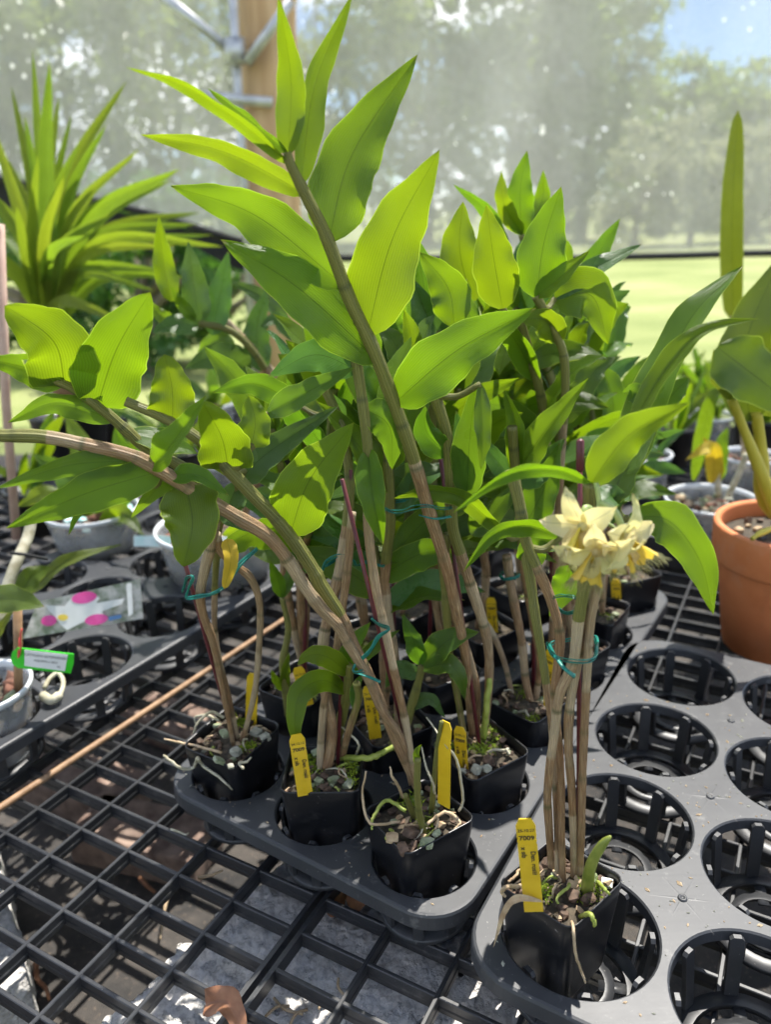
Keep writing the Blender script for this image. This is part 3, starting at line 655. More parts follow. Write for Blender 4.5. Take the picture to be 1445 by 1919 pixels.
# ================================================================== plants
LS = [0]; DEFER = [True]; PENDING = []; CANES = []
def prof_lance(t, p=0.62, tipp=0.85):
    if t <= 0: return 0.16
    v = (math.sin(math.pi * min(1, t) ** p)) if t < 1 else 0
    v = max(0, v) ** tipp
    return max(v, 0.16 * (1 - t * 6) if t < .16 else 0, 0.006)
def leaf_geom(ctrl, width, roll=0, fold=14, wave=0.11, twist=0, seed=None, n=20, m=5, p=0.62, tipp=0.85, droop=0, jag=0.04):
    """a blade along a curve through the 3-D control points; roll 0 shows its face towards the photographer's side"""
    if seed is None: LS[0] += 1; seed = LS[0]
    rr = random.Random(seed); ph1, ph2 = rr.uniform(0, 6.28), rr.uniform(0, 6.28); fq = rr.uniform(1.6, 3.0); fq2 = rr.uniform(1.6, 3.0)
    c = spline(ctrl, n + 1); vs = []; uv = []; fs = []
    vw = (CAM - (c[0] + c[-1]) / 2).normalized()
    fo = math.radians(fold)
    for i, q in enumerate(c):
        t = i / n; T = (c[min(i + 1, n)] - c[max(i - 1, 0)]).normalized()
        w0 = T.cross(vw)
        if w0.length < 1e-4: w0 = T.orthogonal()
        w0.normalize(); n0 = w0.cross(T); n0 = n0 if n0.dot(vw) > 0 else -n0
        a = math.radians(roll + twist * (t - .4)); wd = w0 * math.cos(a) + n0 * math.sin(a); nn = n0 * math.cos(a) - w0 * math.sin(a)
        hw = width * .47 * prof_lance(t, p, tipp)
        for k in range(-m, m + 1):
            s = k / m; side = 1 if k >= 0 else -1; f_, p_ = (fq, ph1) if side > 0 else (fq2, ph2)
            edge = 1 + (jag * math.sin(t * 31 * (1.1 if side > 0 else .9) + p_) + jag * .8 * math.sin(t * 17 + p_ * 2)) * abs(s)
            wv = math.sin(t * f_ * 2 * math.pi + p_) * wave * s * s * hw * 1.6
            bow = (abs(s) * math.sin(fo) - 0.22 * s * s * math.sin(fo)) * hw + width * .008 * (1 if k % 2 else -1) * min(1, 6 * t * (1 - t)) * (abs(k) < m) + width * .010 * math.sin(t * 9 + ph1 + s * 2.2)
            vs.append(q + wd * (s * hw * math.cos(fo) * edge) + nn * (bow + wv)); uv.append((0.5 + s * .5, t))
    row = 2 * m + 1
    for i in range(n):
        for k in range(row - 1): fs.append((i * row + k, i * row + k + 1, (i + 1) * row + k + 1, (i + 1) * row + k))
    return vs, fs, uv
def leaf(root, ctrl, wpx, mat='leaf', name='leaf', **kw):
    """ctrl: list of (px, py, Y)"""
    if DEFER[0] and name == 'leaf': LS[0] += 1; kw.setdefault('seed', LS[0]); PENDING.append((root, ctrl, wpx, mat, kw)); return None
    pts = [P(*c) for c in ctrl]
    return leaf3(root, pts, pxm(wpx, pts[len(pts) // 2]), mat, name, **kw)
def leaf3(root, pts, width, mat='leaf', name='leaf', **kw):
    if len(pts) == 2:
        mid = (pts[0] + pts[1]) / 2; L = (pts[1] - pts[0]).length
        rr = random.Random(LS[0] + 77); mid += Vector((rr.uniform(-.02, .02) * L, rr.uniform(-.05, .05) * L, L * rr.uniform(.02, .05))); pts = [pts[0], mid, pts[1]]
    b = MB(); b.add(*leaf_geom(pts, width, **kw)); return b.build(name, M[mat], root)
def cane(root, ctrl, r0, r1, green0, green1, name='cane', node=0.044, seed=None, belly=0.0, Ys=None, seg=12, brk=None):
    """ctrl world points from base to top; green0/1: how green at base and top; brk = fraction where the dry sheath stops"""
    if seed is None: LS[0] += 1; seed = LS[0]
    rr = random.Random(seed); pts = [Vector(q) for q in ctrl]
    L = sum((pts[i + 1] - pts[i]).length for i in range(len(pts) - 1)); n = max(12, int(L / .0036)); c = spline(pts, n)
    rad = []; att = []; acc = 0; nxt = node * rr.uniform(.4, .9); nodes = []
    for i in range(n):
        if i: acc += (c[i] - c[i - 1]).length
        if acc >= nxt: nodes.append(acc); nxt = acc + node * rr.uniform(.8, 1.2)
    acc = 0; nd_s = [rr.choice([.1, .25, .5, .9]) for _ in nodes]; it_ = [rr.random() for _ in range(len(nodes) + 2)]
    for i in range(n):
        if i: acc += (c[i] - c[i - 1]).length
        t = i / (n - 1); r = lerp(r0, r1, t) + belly * math.sin(math.pi * t)
        dn = min([abs(acc - q) for q in nodes] or [1]); sg = [acc - q for q in nodes if acc >= q]; up = min(sg) if sg else 1
        kk_ = len(sg); r *= (1 + .12 * (min(up / node, 1.1) - .5) if sg else 1) + .07 * math.exp(-(dn / .0022) ** 2) + rr.uniform(-.012, .012)
        g = (green0 if t < brk else green1) if brk is not None else lerp(green0, green1, t)
        rad.append(r); att.append((g + .001, max(0, 1 - dn / .0015) * nd_s[min(range(len(nodes)), key=lambda z: abs(acc - nodes[z]))] if nodes else 0, it_[kk_ % len(it_)]))
    b = MB(); b.tube(c, rad, seg, att=att); CANES.append((root, [(q, *to_px(q)) for q in c[::3]] + [(c[-1], *to_px(c[-1]))])); return b.build(name, M['cane'], root), c
def px_cane(root, base, pts, ytop, r0, r1, g0, g1, **kw):
    """base (px, py, z) at the potting mix, then photo points going up; depth runs evenly from the base's to ytop"""
    b0 = PZ(*base); allp = [(base[0], base[1])] + list(pts); ln = [0]
    for k in range(1, len(allp)): ln.append(ln[-1] + math.hypot(allp[k][0] - allp[k - 1][0], allp[k][1] - allp[k - 1][1]))
    ws = [b0]
    for k in range(1, len(allp)): ws.append(P(*allp[k], lerp(b0.y, ytop, ln[k] / ln[-1])))
    return cane(root, ws, pxm(r0, b0), pxm(r1, ws[-1]), g0, g1, **kw)

# ---- pots with their mix
def rsquare(s, r, z, M3, c, n=5):
    out = []
    for (sx, sy, a0) in ((1, 1, 0), (-1, 1, 90), (-1, -1, 180), (1, -1, 270)):
        for k in range(n + 1):
            th = math.radians(a0 + 90 * k / n); out.append(M3 @ Vector((sx * (s / 2 - r) + r * math.cos(th), sy * (s / 2 - r) + r * math.sin(th), z)) + c)
    return out
def loft(rings, b, close_last=False, mi=0):
    n = len(rings[0]); vs = [q for r in rings for q in r]; fs = []
    for i in range(len(rings) - 1):
        for k in range(n): k2 = (k + 1) % n; fs.append((i * n + k, i * n + k2, (i + 1) * n + k2, (i + 1) * n + k))
    if close_last: fs.append(tuple((len(rings) - 1) * n + k for k in range(n)))
    b.add(vs, fs, mi=mi)
def chip_geom(b, c, s, rr, sq=0.7, sub=1):
    bm = bmesh.new(); bmesh.ops.create_icosphere(bm, subdivisions=sub, radius=1)
    sc_ = Vector((rr.uniform(.7, 1.3), rr.uniform(.6, 1.1), rr.uniform(.4, sq + .2))) * s
    Rm = Matrix.Rotation(rr.uniform(0, 6.28), 3, 'Z') @ Matrix.Rotation(rr.uniform(-.7, .7), 3, 'X')
    sd_ = rr.uniform(0, 99)
    vs = []
    for v in bm.verts:
        q = v.co * (1 + .55 * noise.noise(v.co * 1.9 + Vector((sd_, 0, 0)))); q = Vector([max(-.68, min(.68, x)) for x in q]); vs.append(Rm @ Vector((q.x * sc_.x, q.y * sc_.y, q.z * sc_.z)) + c)
    b.add(vs, [tuple(v.index for v in f.verts) for f in bm.faces]); bm.free()
def root_strand(root, pts, r, mat='root', name='root'):
    c = spline(pts, 26); rr = random.Random(len(pts) * 7 + int(abs(pts[0].x) * 1e4)); b = MB()
    c = [q + Vector((rr.uniform(-1, 1), rr.uniform(-1, 1), rr.uniform(-1, 1))) * r * .25 for q in c]
    b.tube(c, [r * (1 - .45 * (i / 25) ** 3) for i in range(26)], 7); return b.build(name, M[mat], root)
SIDE, PH = 0.077, 0.092
def pot_parts(root, c, rim, rot, tilt=(0, 0), detail=1.0, seed=1, moss=0.5, SIDE=SIDE):
    """square black pot; c = centre x,y of the rim, rim = its height"""
    rr = random.Random(seed); T3 = Matrix(((1, 0, 0), (0, 1, 0), (tilt[0], tilt[1], 1))); M3 = T3 @ Matrix.Rotation(rot, 3, 'Z'); cc = Vector((c[0], c[1], rim)); b = MB()
    loft([rsquare(SIDE * .93, .008, 0 - .010, M3, cc), rsquare(SIDE * .955, .009, -.0015, M3, cc), rsquare(SIDE * .985, .009, .0003, M3, cc), rsquare(SIDE, .0095, -.0012, M3, cc), rsquare(SIDE * .99, .010, -.012, M3, cc), rsquare(SIDE * .92, .011, -PH * .5, M3, cc), rsquare(SIDE * .85, .012, -PH + .004, M3, cc), rsquare(SIDE * .82, .012, -PH, M3, cc)][::-1], b)
    n = 24; k0 = len(b.v) - 8 * n
    b.f.append(tuple(k0 + k for k in range(n))[::-1]); b.mi.append(0)
    b.build('pot', M['pot'], root)
    mx_ = MB(); rings = []
    base = rsquare(SIDE * .93, .008, -.013, M3, cc)
    for fr in (1, .8, .6, .4, .2, .04):
        ring = []
        for q in base:
            e = (q - cc); e2 = cc + Vector((e.x * fr, e.y * fr, 0)); z = cc.z - .0125 + tilt[0] * e.x * fr + tilt[1] * e.y * fr + (1 - fr) * .006 + noise.noise(e2 * 90 + Vector((seed, 0, 0))) * .004 * (fr < .99)
            ring.append(Vector((e2.x, e2.y, z)))
        rings.append(ring)
    loft(rings, mx_, True); mx_.build('potting_mix', M['mix'], root)
    def spot(): 
        while True:
            x, y = rr.uniform(-.43, .43) * SIDE, rr.uniform(-.43, .43) * SIDE
            q = M3 @ Vector((x, y, 0)); return cc + q + Vector((0, 0, -.008 + rr.uniform(-.002, .003)))
    for k in range(int(46 * detail)):
        kind = rr.choices(['bark', 'stone_green', 'stone', 'husk'], [.70, .13, .02, .15])[0]
        q = MB(); chip_geom(q, spot(), rr.uniform(.0030, .0072), rr, .6, 2 if kind.startswith('stone') and detail > .7 else 1)
        q.build({'bark': 'bark_chip', 'husk': 'bark_chip'}.get(kind, 'stone'), M[kind], root, smooth=False)
    for k in range(int(9 * detail)):
        q0 = spot(); an = rr.uniform(0, 6.28); Lr = rr.uniform(.012, .03); cs3 = [q0 + Vector((math.cos(an + s * rr.uniform(-.8, .8)) * Lr * s, math.sin(an + s * .5) * Lr * s, .004 + .003 * math.sin(s * 5))) for s in (0, .3, .6, .9)]
        l_ = M3.inverted() @ Vector(((cs3[-1] - cc).x, (cs3[-1] - cc).y, 0))
        if abs(l_.x) < SIDE * .45 and abs(l_.y) < SIDE * .45: root_strand(root, cs3, rr.uniform(.0008, .0015), rr.choice(['root_tan', 'root', 'root_green', 'husk']))
    if moss:
        mb = MB(); 
        cl = [spot() for _ in range(max(1, int(5 * moss)))]
        for _ in range(int(700 * moss * detail)):
            q = rr.choice(cl) + Vector((rr.gauss(0, .0055), rr.gauss(0, .0055), rr.uniform(-.001, .003)))
            dx = (q - cc)
            l = M3.inverted() @ Vector((dx.x, dx.y, 0))
            if abs(l.x) > SIDE * .44 or abs(l.y) > SIDE * .44: continue
            a = Vector((rr.gauss(0, 1), rr.gauss(0, 1), rr.uniform(.5, 2))).normalized(); s = a.orthogonal().normalized() * .0007; h = rr.uniform(.002, .0055)
            mb.add([q - s, q + s, q + a * h], [(0, 1, 2)])
        if mb.v: mb.build('moss', M['moss'], root)['kind'] = 'stuff'
    return cc
def text_mesh(body, size, bold=0.0):
    cu_ = bpy.data.curves.new('txt', 'FONT'); cu_.body = body; cu_.size = size; cu_.align_x = 'CENTER'; cu_.align_y = 'CENTER'; cu_.offset = bold; cu_.resolution_u = 3
    ob = bpy.data.objects.new('txt', cu_); COL.objects.link(ob); bpy.context.view_layer.update()
    me = bpy.data.meshes.new_from_object(ob.evaluated_get(bpy.context.evaluated_depsgraph_get())); bpy.data.objects.remove(ob); bpy.data.curves.remove(cu_); return me
TXT = {}
def plant_tag(top, bot, Y, wmm, label, lines=True, date='25.10.27', yaw=0.0, Yb=None, lean=0, grp='yellow plant tags'):
    """flat yellow tag from the photo points top to bot (the bottom edge stands in the mix)"""
    pt_, pb_ = P(*top, Y), P(*bot, Yb if Yb else Y); up = (pt_ - pb_).normalized(); L = (pt_ - pb_).length
    vw = (CAM - pb_).normalized(); xr = up.cross(vw).normalized(); xr = -xr if xr.dot(CR) < 0 else xr
    nn = xr.cross(up); nn = nn if nn.dot(vw) > 0 else -nn
    a = math.radians(yaw); xr2 = xr * math.cos(a) + nn * math.sin(a); nn2 = nn * math.cos(a) - xr * math.sin(a); w_ = wmm / 1000
    # tag ends in the mix; narrow neck near the head
    out = [(-.5, 0), (.5, 0), (.5, L * .74), (.46, L * .76), (.5, L * .785), (.46, L * .80), (.5, L * .83), (.5, L - w_ * .42), (.30, L), (-.30, L), (-.5, L - w_ * .42), (-.5, L * .83), (-.46, L * .80), (-.5, L * .785), (-.46, L * .76), (-.5, L * .74)]
    # one slight bow along the length
    vs = []; n = len(out)
    for zz in (0.0005, -0.0005): vs += [pb_ + xr2 * (x * w_) + up * y + nn2 * (zz + .0016 * math.sin(math.pi * y / L)) for x, y in out]
    fs = [tuple(range(n)), tuple(range(2 * n - 1, n - 1, -1))] + [(i, n + i, n + (i + 1) % n, (i + 1) % n) for i in range(n)]
    root = thing('plant_tag', label, 'plant tag', pb_, grp); b = MB(); b.add(vs, fs); b.build('tag_blade', M['tag'], root, smooth=False)
    if lines:
        Mx = Matrix((xr2, up, nn2)).transposed().to_4x4()
        for body, sz, x, y, rot, bold in ((date, w_ * .25, 0, L - w_ * .70, 0, .00006), ('7009', w_ * .39, 0.0, L - w_ * 1.16, 0, .00016), ('x sib', w_ * .37, -.22, L - w_ * 2.05, -90, .0001), ('Den. rosiii', w_ * .37, .24, L - w_ * 2.75, -90, .0001)):
            key = (body, round(sz, 5)); 
            if key not in TXT: TXT[key] = text_mesh(body, sz, bold); TXT[key].materials.append(M['ink'])
            o = bpy.data.objects.new('printed_text', TXT[key]); COL.objects.link(o); o.parent = root
            mm = Mx @ Matrix.Rotation(math.radians(rot), 4, 'Z'); mm.translation = xr2 * (x * w_) + up * y + nn2 * (.0007 + .0016 * math.sin(math.pi * y / L)); o.matrix_local = mm
    return root
def stake(bot, top, Yt, r, label, cap=True, zb=.10, grp='maroon plant stakes'):
    a = PZ(*bot, zb); e = P(*top, Yt); root = thing('plant_stake', label, 'stake', a, grp); d = (e - a).normalized()
    b = MB(); b.tube([a - d * .03, a.lerp(e, .5), e], pxm(r, e), 9); b.build('rod', M['stake'], root)
    if cap: c = MB(); rc = pxm(r, e); c.tube([e - d * .020, e - d * .018, e + d * .002, e + d * .0035], [rc * 1.05, rc * 1.7, rc * 1.7, rc * .8], 10); c.build('cap', M['stake'], root)
    return root
def tie(pts, label, tails=(), wpx=5, turns=1):
    """soft green tie: a flat ribbon loop through photo points (px, py, Y)"""
    w3 = [P(*q) for q in pts]; root = thing('plant_tie', label, 'plant tie', w3[0], 'green plant ties')
    b = MB(); c = spline(w3, 44); wdt = pxm(wpx, w3[0])
    b.tube(c, wdt * .62, 6, flat=.38); c2 = [q + Vector((0, -.001, .0022)) + Vector((noise.noise(q * 60), 0, noise.noise(q * 60 + Vector((5, 0, 0))))) * .002 for q in c]
    b.tube(c2, wdt * .5, 6, flat=.4); b.build('loop', M['tie'], root)
    for tl in tails: q = MB(); c = spline([P(*k) for k in tl], 14); q.tube(c, [wdt * lerp(.6, .9, i / 13) for i in range(14)], 6, flat=.3); q.build('tail', M['tie'], root)
    return root
def potted(label, c, rim, rot, tilt=(0, 0), detail=1.0, seed=1, moss=.5, side=SIDE):
    root = thing('potted_orchid', label, 'orchid', (c[0], c[1], rim - PH), 'orchids in square black pots'); pot_parts(root, c, rim, rot, tilt, detail, seed, moss, side); return root

# ------------------------------------------------------------------ front right: the flowering orchid (B hole 0,0)
pB = potted('flowering orchid with pale yellow blooms in the nearest square black pot', (.134, .486), .1225, math.radians(41), (.085, -.10), 1.0, 11, .5, .0735)
zs = .106
px_cane(pB, (1035, 1640, zs), [(1030, 1560), (1027, 1480), (1040, 1370), (1050, 1300), (1075, 1240), (1085, 1160), (1098, 1080), (1107, 990), (1108, 905)], .50, 6.5, 14, 0, 1, brk=.66)
px_cane(pB, (1056, 1665, zs), [(1053, 1560), (1052, 1470), (1048, 1400), (1040, 1300), (1050, 1200), (1035, 1130), (1010, 1070), (985, 1010), (975, 950), (958, 880)], .56, 6, 12, 0, 1, brk=.72)
px_cane(pB, (1076, 1655, zs), [(1075, 1560), (1072, 1480), (1066, 1400), (1068, 1330), (1080, 1250), (1102, 1150), (1120, 1080), (1125, 1040)], .515, 6.5, 12, 0, .7, brk=.85)
px_cane(pB, (1086, 1655, zs), [(1090, 1560), (1092, 1460), (1097, 1340), (1102, 1240), (1108, 1160), (1122, 1090), (1128, 1060)], .505, 7, 9.5, 0, 0.6, brk=.9)
px_cane(pB, (1030, 1330, zs) if False else (1046, 1660, zs), [(1042, 1500), (1036, 1380), (1025, 1290), (1015, 1220), (1003, 1150), (995, 1090), (985, 1030)], .57, 4.5, 11, .2, 1, brk=.45)
b = MB(); c = spline([PZ(1100, 1680, zs), P(1104, 1640, .475), P(1112, 1612, .472), P(1128, 1585, .47), P(1145, 1567, .468)], 16); b.tube(c, [.0052, .0052, .005, .005, .0048, .0046, .0044, .0044, .0042, .004, .004, .0038, .0034, .003, .0022, .001], 9); b.build('young_shoot', M['shoot'], pB)
YF = .497
leaf(pB, [(1102, 900, .50), (1180, 815, .49), (1293, 755, .46)], 84, roll=8, fold=16, wave=.1)
leaf(pB, [(1098, 905, .50), (1040, 880, .485), (950, 890, .47), (848, 962, .46)], 40, roll=38, fold=30, p=.8)
leaf(pB, [(1146, 945, .52), (1170, 880, .53), (1232, 800, .55)], 66, 'leaf_mid', roll=10)
leaf(pB, [(1160, 920, .54), (1225, 740, .57), (1300, 590, .60), (1395, 496, .62)], 92, roll=22, fold=26, wave=.14)
leaf(pB, [(1182, 800, .54), (1250, 690, .55), (1320, 622, .55), (1422, 597, .54)], 58, roll=28, fold=34, twist=25)
leaf(pB, [(1205, 752, .56), (1190, 735, .57), (1168, 735, .58)], 42, 'leaf_mid', roll=15)
leaf(pB, [(1240, 765, .56), (1270, 730, .565), (1292, 708, .57)], 44, roll=10)
leaf(pB, [(1180, 970, .53), (1252, 975, .525), (1312, 1050, .52), (1338, 1152, .515)], 92, 'leaf_mid', roll=-18, fold=18, p=.75)
leaf(pB, [(1118, 945, .515), (1150, 930, .53), (1145, 990, .53)], 50, 'leaf_dark', roll=10)
leaf(pB, [(985, 1060, .55), (1010, 1015, .545), (1050, 1030, .54)], 60, roll=5, p=.5, tipp=.6)
leaf(pB, [(1052, 1005, .55), (985, 985, .54), (920, 1005, .53), (868, 1072, .52)], 46, roll=30, fold=28)
leaf(pB, [(1072, 1060, .57), (1060, 1100, .575), (1030, 1155, .58)], 62, 'leaf_mid', roll=0, p=.6)
# spike and flowers
def flower(root, c, axis, upv, s, seed, lipdir):
    """five tepals and a fringed lip; axis = direction the bloom faces"""
    rr = random.Random(seed); axis = axis.normalized(); upv = (upv - axis * upv.dot(axis)).normalized(); rt = axis.cross(upv)
    ctr = MB(); ctr.tube([c - axis * .006, c, c + axis * .004], [.0022, .0036, .003], 10); fl = ctr.build('flower', M['petal'], root)
    for k, (an, L, W_) in enumerate(((90, 1.08, .52), (162, 1.05, .60), (18, 1.05, .60), (234, 1.0, .50), (306, 1.0, .50))):
        a = math.radians(an + rr.uniform(-6, 6)); d = upv * math.sin(a) + rt * math.cos(a)
        tip = c + d * (s * L) + axis * s * rr.uniform(-.05, .30); mid = c + d * (s * L * .5) + axis * s * rr.uniform(.16, .28)
        b = MB(); pts = [c + d * .002, mid, tip]; cc = spline(pts, 13); vs = []; fs = []; uv = []
        sidev = d.cross(axis).normalized()
        for i, q in enumerate(cc):
            t = i / 12; hw = s * W_ * .5 * max(.02, math.sin(math.pi * min(1, (t * .93 + .07)) ** 1.02)) ** .72
            for kk in range(-2, 3):
                x = kk / 2; vs.append(q + sidev * x * hw + axis * (x * x * hw * .35 + .0012 * math.sin(t * 9 + kk + seed)) - d * (.002 * x * x)); uv.append((.5 + x * .42, t))
        for i in range(12):
            for kk in range(4): fs.append((i * 5 + kk, i * 5 + kk + 1, (i + 1) * 5 + kk + 1, (i + 1) * 5 + kk))
        b.add(vs, fs, uv); b.build('petal', M['petal'], fl)
    # lip: a funnel that flares, with a fringe of hairs
    ld = lipdir.normalized(); sv = ld.cross(Vector((0.2, -1, .1))).normalized(); nv = sv.cross(ld); b = MB(); vs = []; fs = []; uv = []; NR, NS = 9, 16
    rim_ = []
    for i in range(NR):
        t = i / (NR - 1); r = s * (.10 + .30 * t ** 1.3)
        for k in range(NS):
            th = lerp(-2.2, 2.2, k / (NS - 1)); q = c + ld * (s * .80 * t) + sv * (math.sin(th) * r) - nv * (math.cos(th) * r * .75) + ld * (.0016 * math.sin(k * 2.6 + i) * t)
            vs.append(q); uv.append((.06 + .88 * k / (NS - 1), t))
            if i == NR - 1: rim_.append(q)
    for i in range(NR - 1):
        for k in range(NS - 1): fs.append((i * NS + k, i * NS + k + 1, (i + 1) * NS + k + 1, (i + 1) * NS + k))
    b.add(vs, fs, uv); b.build('lip', M['lip'], fl)
    h = MB()
    for k in range(150):
        x = rr.uniform(0, NS - 1.01); i = int(x); q = rim_[i].lerp(rim_[i + 1], x - i); out = ((q - c).normalized() * .8 + ld * .4 + Vector((rr.gauss(0, .35), rr.gauss(0, .35), rr.gauss(0, .35)))).normalized(); Lh = s * rr.uniform(.12, .36); sd2 = out.orthogonal().normalized() * .00022
        h.add([q - sd2, q + sd2, q + out * Lh * .6 + Vector((0, 0, -.0008)) + sd2 * .5, q + out * Lh + Vector((0, 0, -.002))], [(0, 1, 2), (0, 2, 3)], [(.5, .5)] * 4)
    h.build('fringe', M['petal'], fl)
    return fl
def stem(root, pts, r, mat='pedicel', name='flower_stalk'):
    b = MB(); c = spline([P(*q) for q in pts], 18); b.tube(c, [r * lerp(.9, 1.15, i / 17) for i in range(18)], 8); return b.build(name, M[mat], root)
stem(pB, [(1118, 905, .487), (1124, 950, .482), (1112, 985, .474), (1117, 1010, .468), (1108, 1020, .462)], .0020)
stem(pB, [(1126, 942, .482), (1150, 955, .474), (1163, 980, .468), (1165, 1002, .464)], .0022)
stem(pB, [(1114, 958, .480), (1098, 952, .475), (1093, 975, .470)], .0022)
stem(pB, [(1118, 980, .474), (1140, 982, .476), (1152, 990, .478)], .0012)
s_ = .0245
flower(pB, P(1094, 985, .468), Vector((-.40, -.60, .0)), Vector((-.35, .1, 1)), s_ * 1.1, 1, Vector((-.2, -.5, -.5)))
flower(pB, P(1118, 1030, .456), Vector((-.15, -.85, -.3)), Vector((-.3, -.1, 1)), s_ * 1.12, 2, Vector((-.32, -.35, -.9)))
flower(pB, P(1168, 1006, .460), Vector((.45, -.55, .05)), Vector((.2, .1, 1)), s_ * 1.1, 3, Vector((.45, -.35, -.55)))
flower(pB, P(1155, 1022, .455), Vector((.1, -.6, -.5)), Vector((.3, -.1, 1)), s_ * .8, 4, Vector((.3, -.2, -.9)))
# roots, husk
root_strand(pB, [PZ(1071, 1722, .104), P(1075, 1740, .436), P(1080, 1790, .434), P(1092, 1825, .434), P(1098, 1842, .435)], .0012, 'root_tan')
root_strand(pB, [PZ(1040, 1712, .108), PZ(1085, 1718, .112), P(1105, 1712, .437), P(1114, 1728, .433), P(1115, 1737, .434)], .0020, 'root_green')
root_strand(pB, [PZ(1118, 1650, .112), P(1130, 1662, .47), P(1143, 1676, .462)], .0016, 'root_green')
root_strand(pB, [PZ(975, 1660, .112), P(950, 1662, .452), P(941, 1672, .45), P(948, 1680, .448)], .0017, 'root_tan')
leaf(pB, [(1022, 1690, .445), (970, 1683, .437), (945, 1710, .433), (925, 1775, .432)], 15, 'leaf_yellow', name='dry_sheath', roll=20, p=.8).data.materials[0] = M['husk']
b = MB(); chip_geom(b, PZ(1138, 1657, .116), .0062, random.Random(5), .9, 2); b.build('stone', simple('stone_white', (.6, .6, .52), (.75, .75, .7), .7, 60, .5), pB, smooth=False)
plant_tag((984, 1534), (1001, 1708), .447, 14.2, 'upright yellow tag printed 25.10.27 in the flowering orchid pot', True, '25.10.27', 0, .445)
stake((1084, 1660), (1088, 832), .525, 4.6, 'maroon stake with thick cap rising behind the yellow flowers')
tie([(1026, 1205, .53), (1040, 1232, .50), (1080, 1242, .478), (1110, 1238, .48), (1119, 1215, .50), (1113, 1195, .53), (1080, 1200, .55), (1040, 1205, .55), (1028, 1215, .53)], 'green tie knotted round the flowering canes, lower of two', [[(1040, 1228, .49), (1058, 1252, .478), (1078, 1268, .476)]], 6)
tie([(1035, 1122, .54), (1055, 1118, .52), (1078, 1122, .505), (1095, 1140, .52), (1060, 1150, .55), (1036, 1130, .55)], 'green tie just below the yellow flowers', [], 5)

# ------------------------------------------------------------------ tray A front row and second row
RIM = .1155
p3 = potted('orchid with long bare leaning canes in the front corner pot of the small hole tray', (.0225, .577), RIM - .003, math.radians(31), (.08, -.05), 1.0, 21, .55)
p2 = potted('orchid with arching new green leaves in the middle pot of the front row', (-.069, .640), RIM + .001, math.radians(-2), (0, -.06), 1.0, 22, 1.0)
p1 = potted('orchid with yellow withered leaf in the left pot of the front row', (-.172, .706), .110, math.radians(57), (.06, .06), 1.0, 23, .6)
p4 = potted('tallest orchid with the long leaning leafy cane, second pot along the right side', (.090, .672), .112, math.radians(31), (.04, .03), 1.0, 24, .9)
p5 = potted('orchid in the third pot along the right side of the small hole tray', (.1603, .7724), .1016, math.radians(42), (.03, -.03), .8, 25, .4)

# P4: the tall cane
zs = .105
TALL = [(878, 1300), (872, 1225), (857, 1150), (836, 1060), (800, 945), (775, 860), (742, 765), (700, 655), (655, 560), (612, 445), (575, 370), (545, 310), (538, 285)]
px_cane(p4, (886, 1378, zs), TALL, .60, 6.5, 8, 0, 1, belly=.0026, brk=.46, node=.045)
px_cane(p4, (908, 1372, zs), [(914, 1315), (917, 1265), (915, 1210), (905, 1165), (887, 1110), (868, 1050), (848, 985), (845, 900), (838, 820), (815, 740)], .68, 6.5, 11, 0, 1, brk=.62, belly=.001)
px_cane(p4, (893, 1370, zs), [(893, 1290), (872, 1210), (845, 1140), (835, 1090), (838, 1000)], .70, 7, 8, 0, .8, brk=.7)
px_cane(p4, (872, 1388, zs), [(855, 1290), (842, 1220), (838, 1160), (830, 1060), (815, 980)], .70, 6, 9, .5, 1)
def TY(py): return lerp(.60, .685, (py - 285) / 1090)
leaf(p4, [(541, 292, .602), (545, 150, .60), (521, -8, .585)], 62, roll=6, fold=14)
leaf(p4, [(569, 342, .607), (590, 160, .62), (661, -12, .63)], 64, roll=-22, fold=22)
leaf(p4, [(619, 452, .615), (660, 290, .63), (782, 103, .65)], 128, roll=6, fold=10)
leaf(p4, [(692, 625, .625), (735, 450, .615), (824, 281, .60)], 138, roll=-6, fold=10)
leaf(p4, [(744, 756, .635), (860, 655, .61), (1006, 577, .585)], 116, roll=8, fold=12)
leaf(p4, [(533, 308, .60), (445, 225, .585), (340, 158, .57), (236, 126, .555)], 42, roll=42, fold=28)
leaf(p4, [(522, 290, .60), (455, 215, .61), (388, 164, .62)], 40, 'leaf_mid', roll=38, fold=34)
leaf(p4, [(556, 372, .605), (420, 285, .62), (262, 252, .64)], 62, roll=28, fold=20)
leaf(p4, [(633, 540, .618), (480, 405, .635), (319, 348, .65)], 104, roll=14, fold=10)
leaf(p4, [(692, 668, .628), (560, 540, .615), (413, 449, .60)], 122, roll=-12, fold=10)
root_strand(p4, [PZ(905, 1385, .107), P(912, 1330, .69), P(918, 1255, .70), P(917, 1230, .70)], .0035, 'root_green', 'keiki')
stake((900, 1408), (822, 830), .72, 4.2, 'maroon stake leaning in the tallest orchid pot', False)
plant_tag((836, 1352), (832, 1510), .575, 13.5, 'yellow tag turned edgewise in the front corner pot', False, yaw=38, Yb=.568)
plant_tag((862, 1362), (868, 1452), .655, 13.0, 'yellow tag half hidden behind the edgewise one', True, '25.06.22', 25, .652)
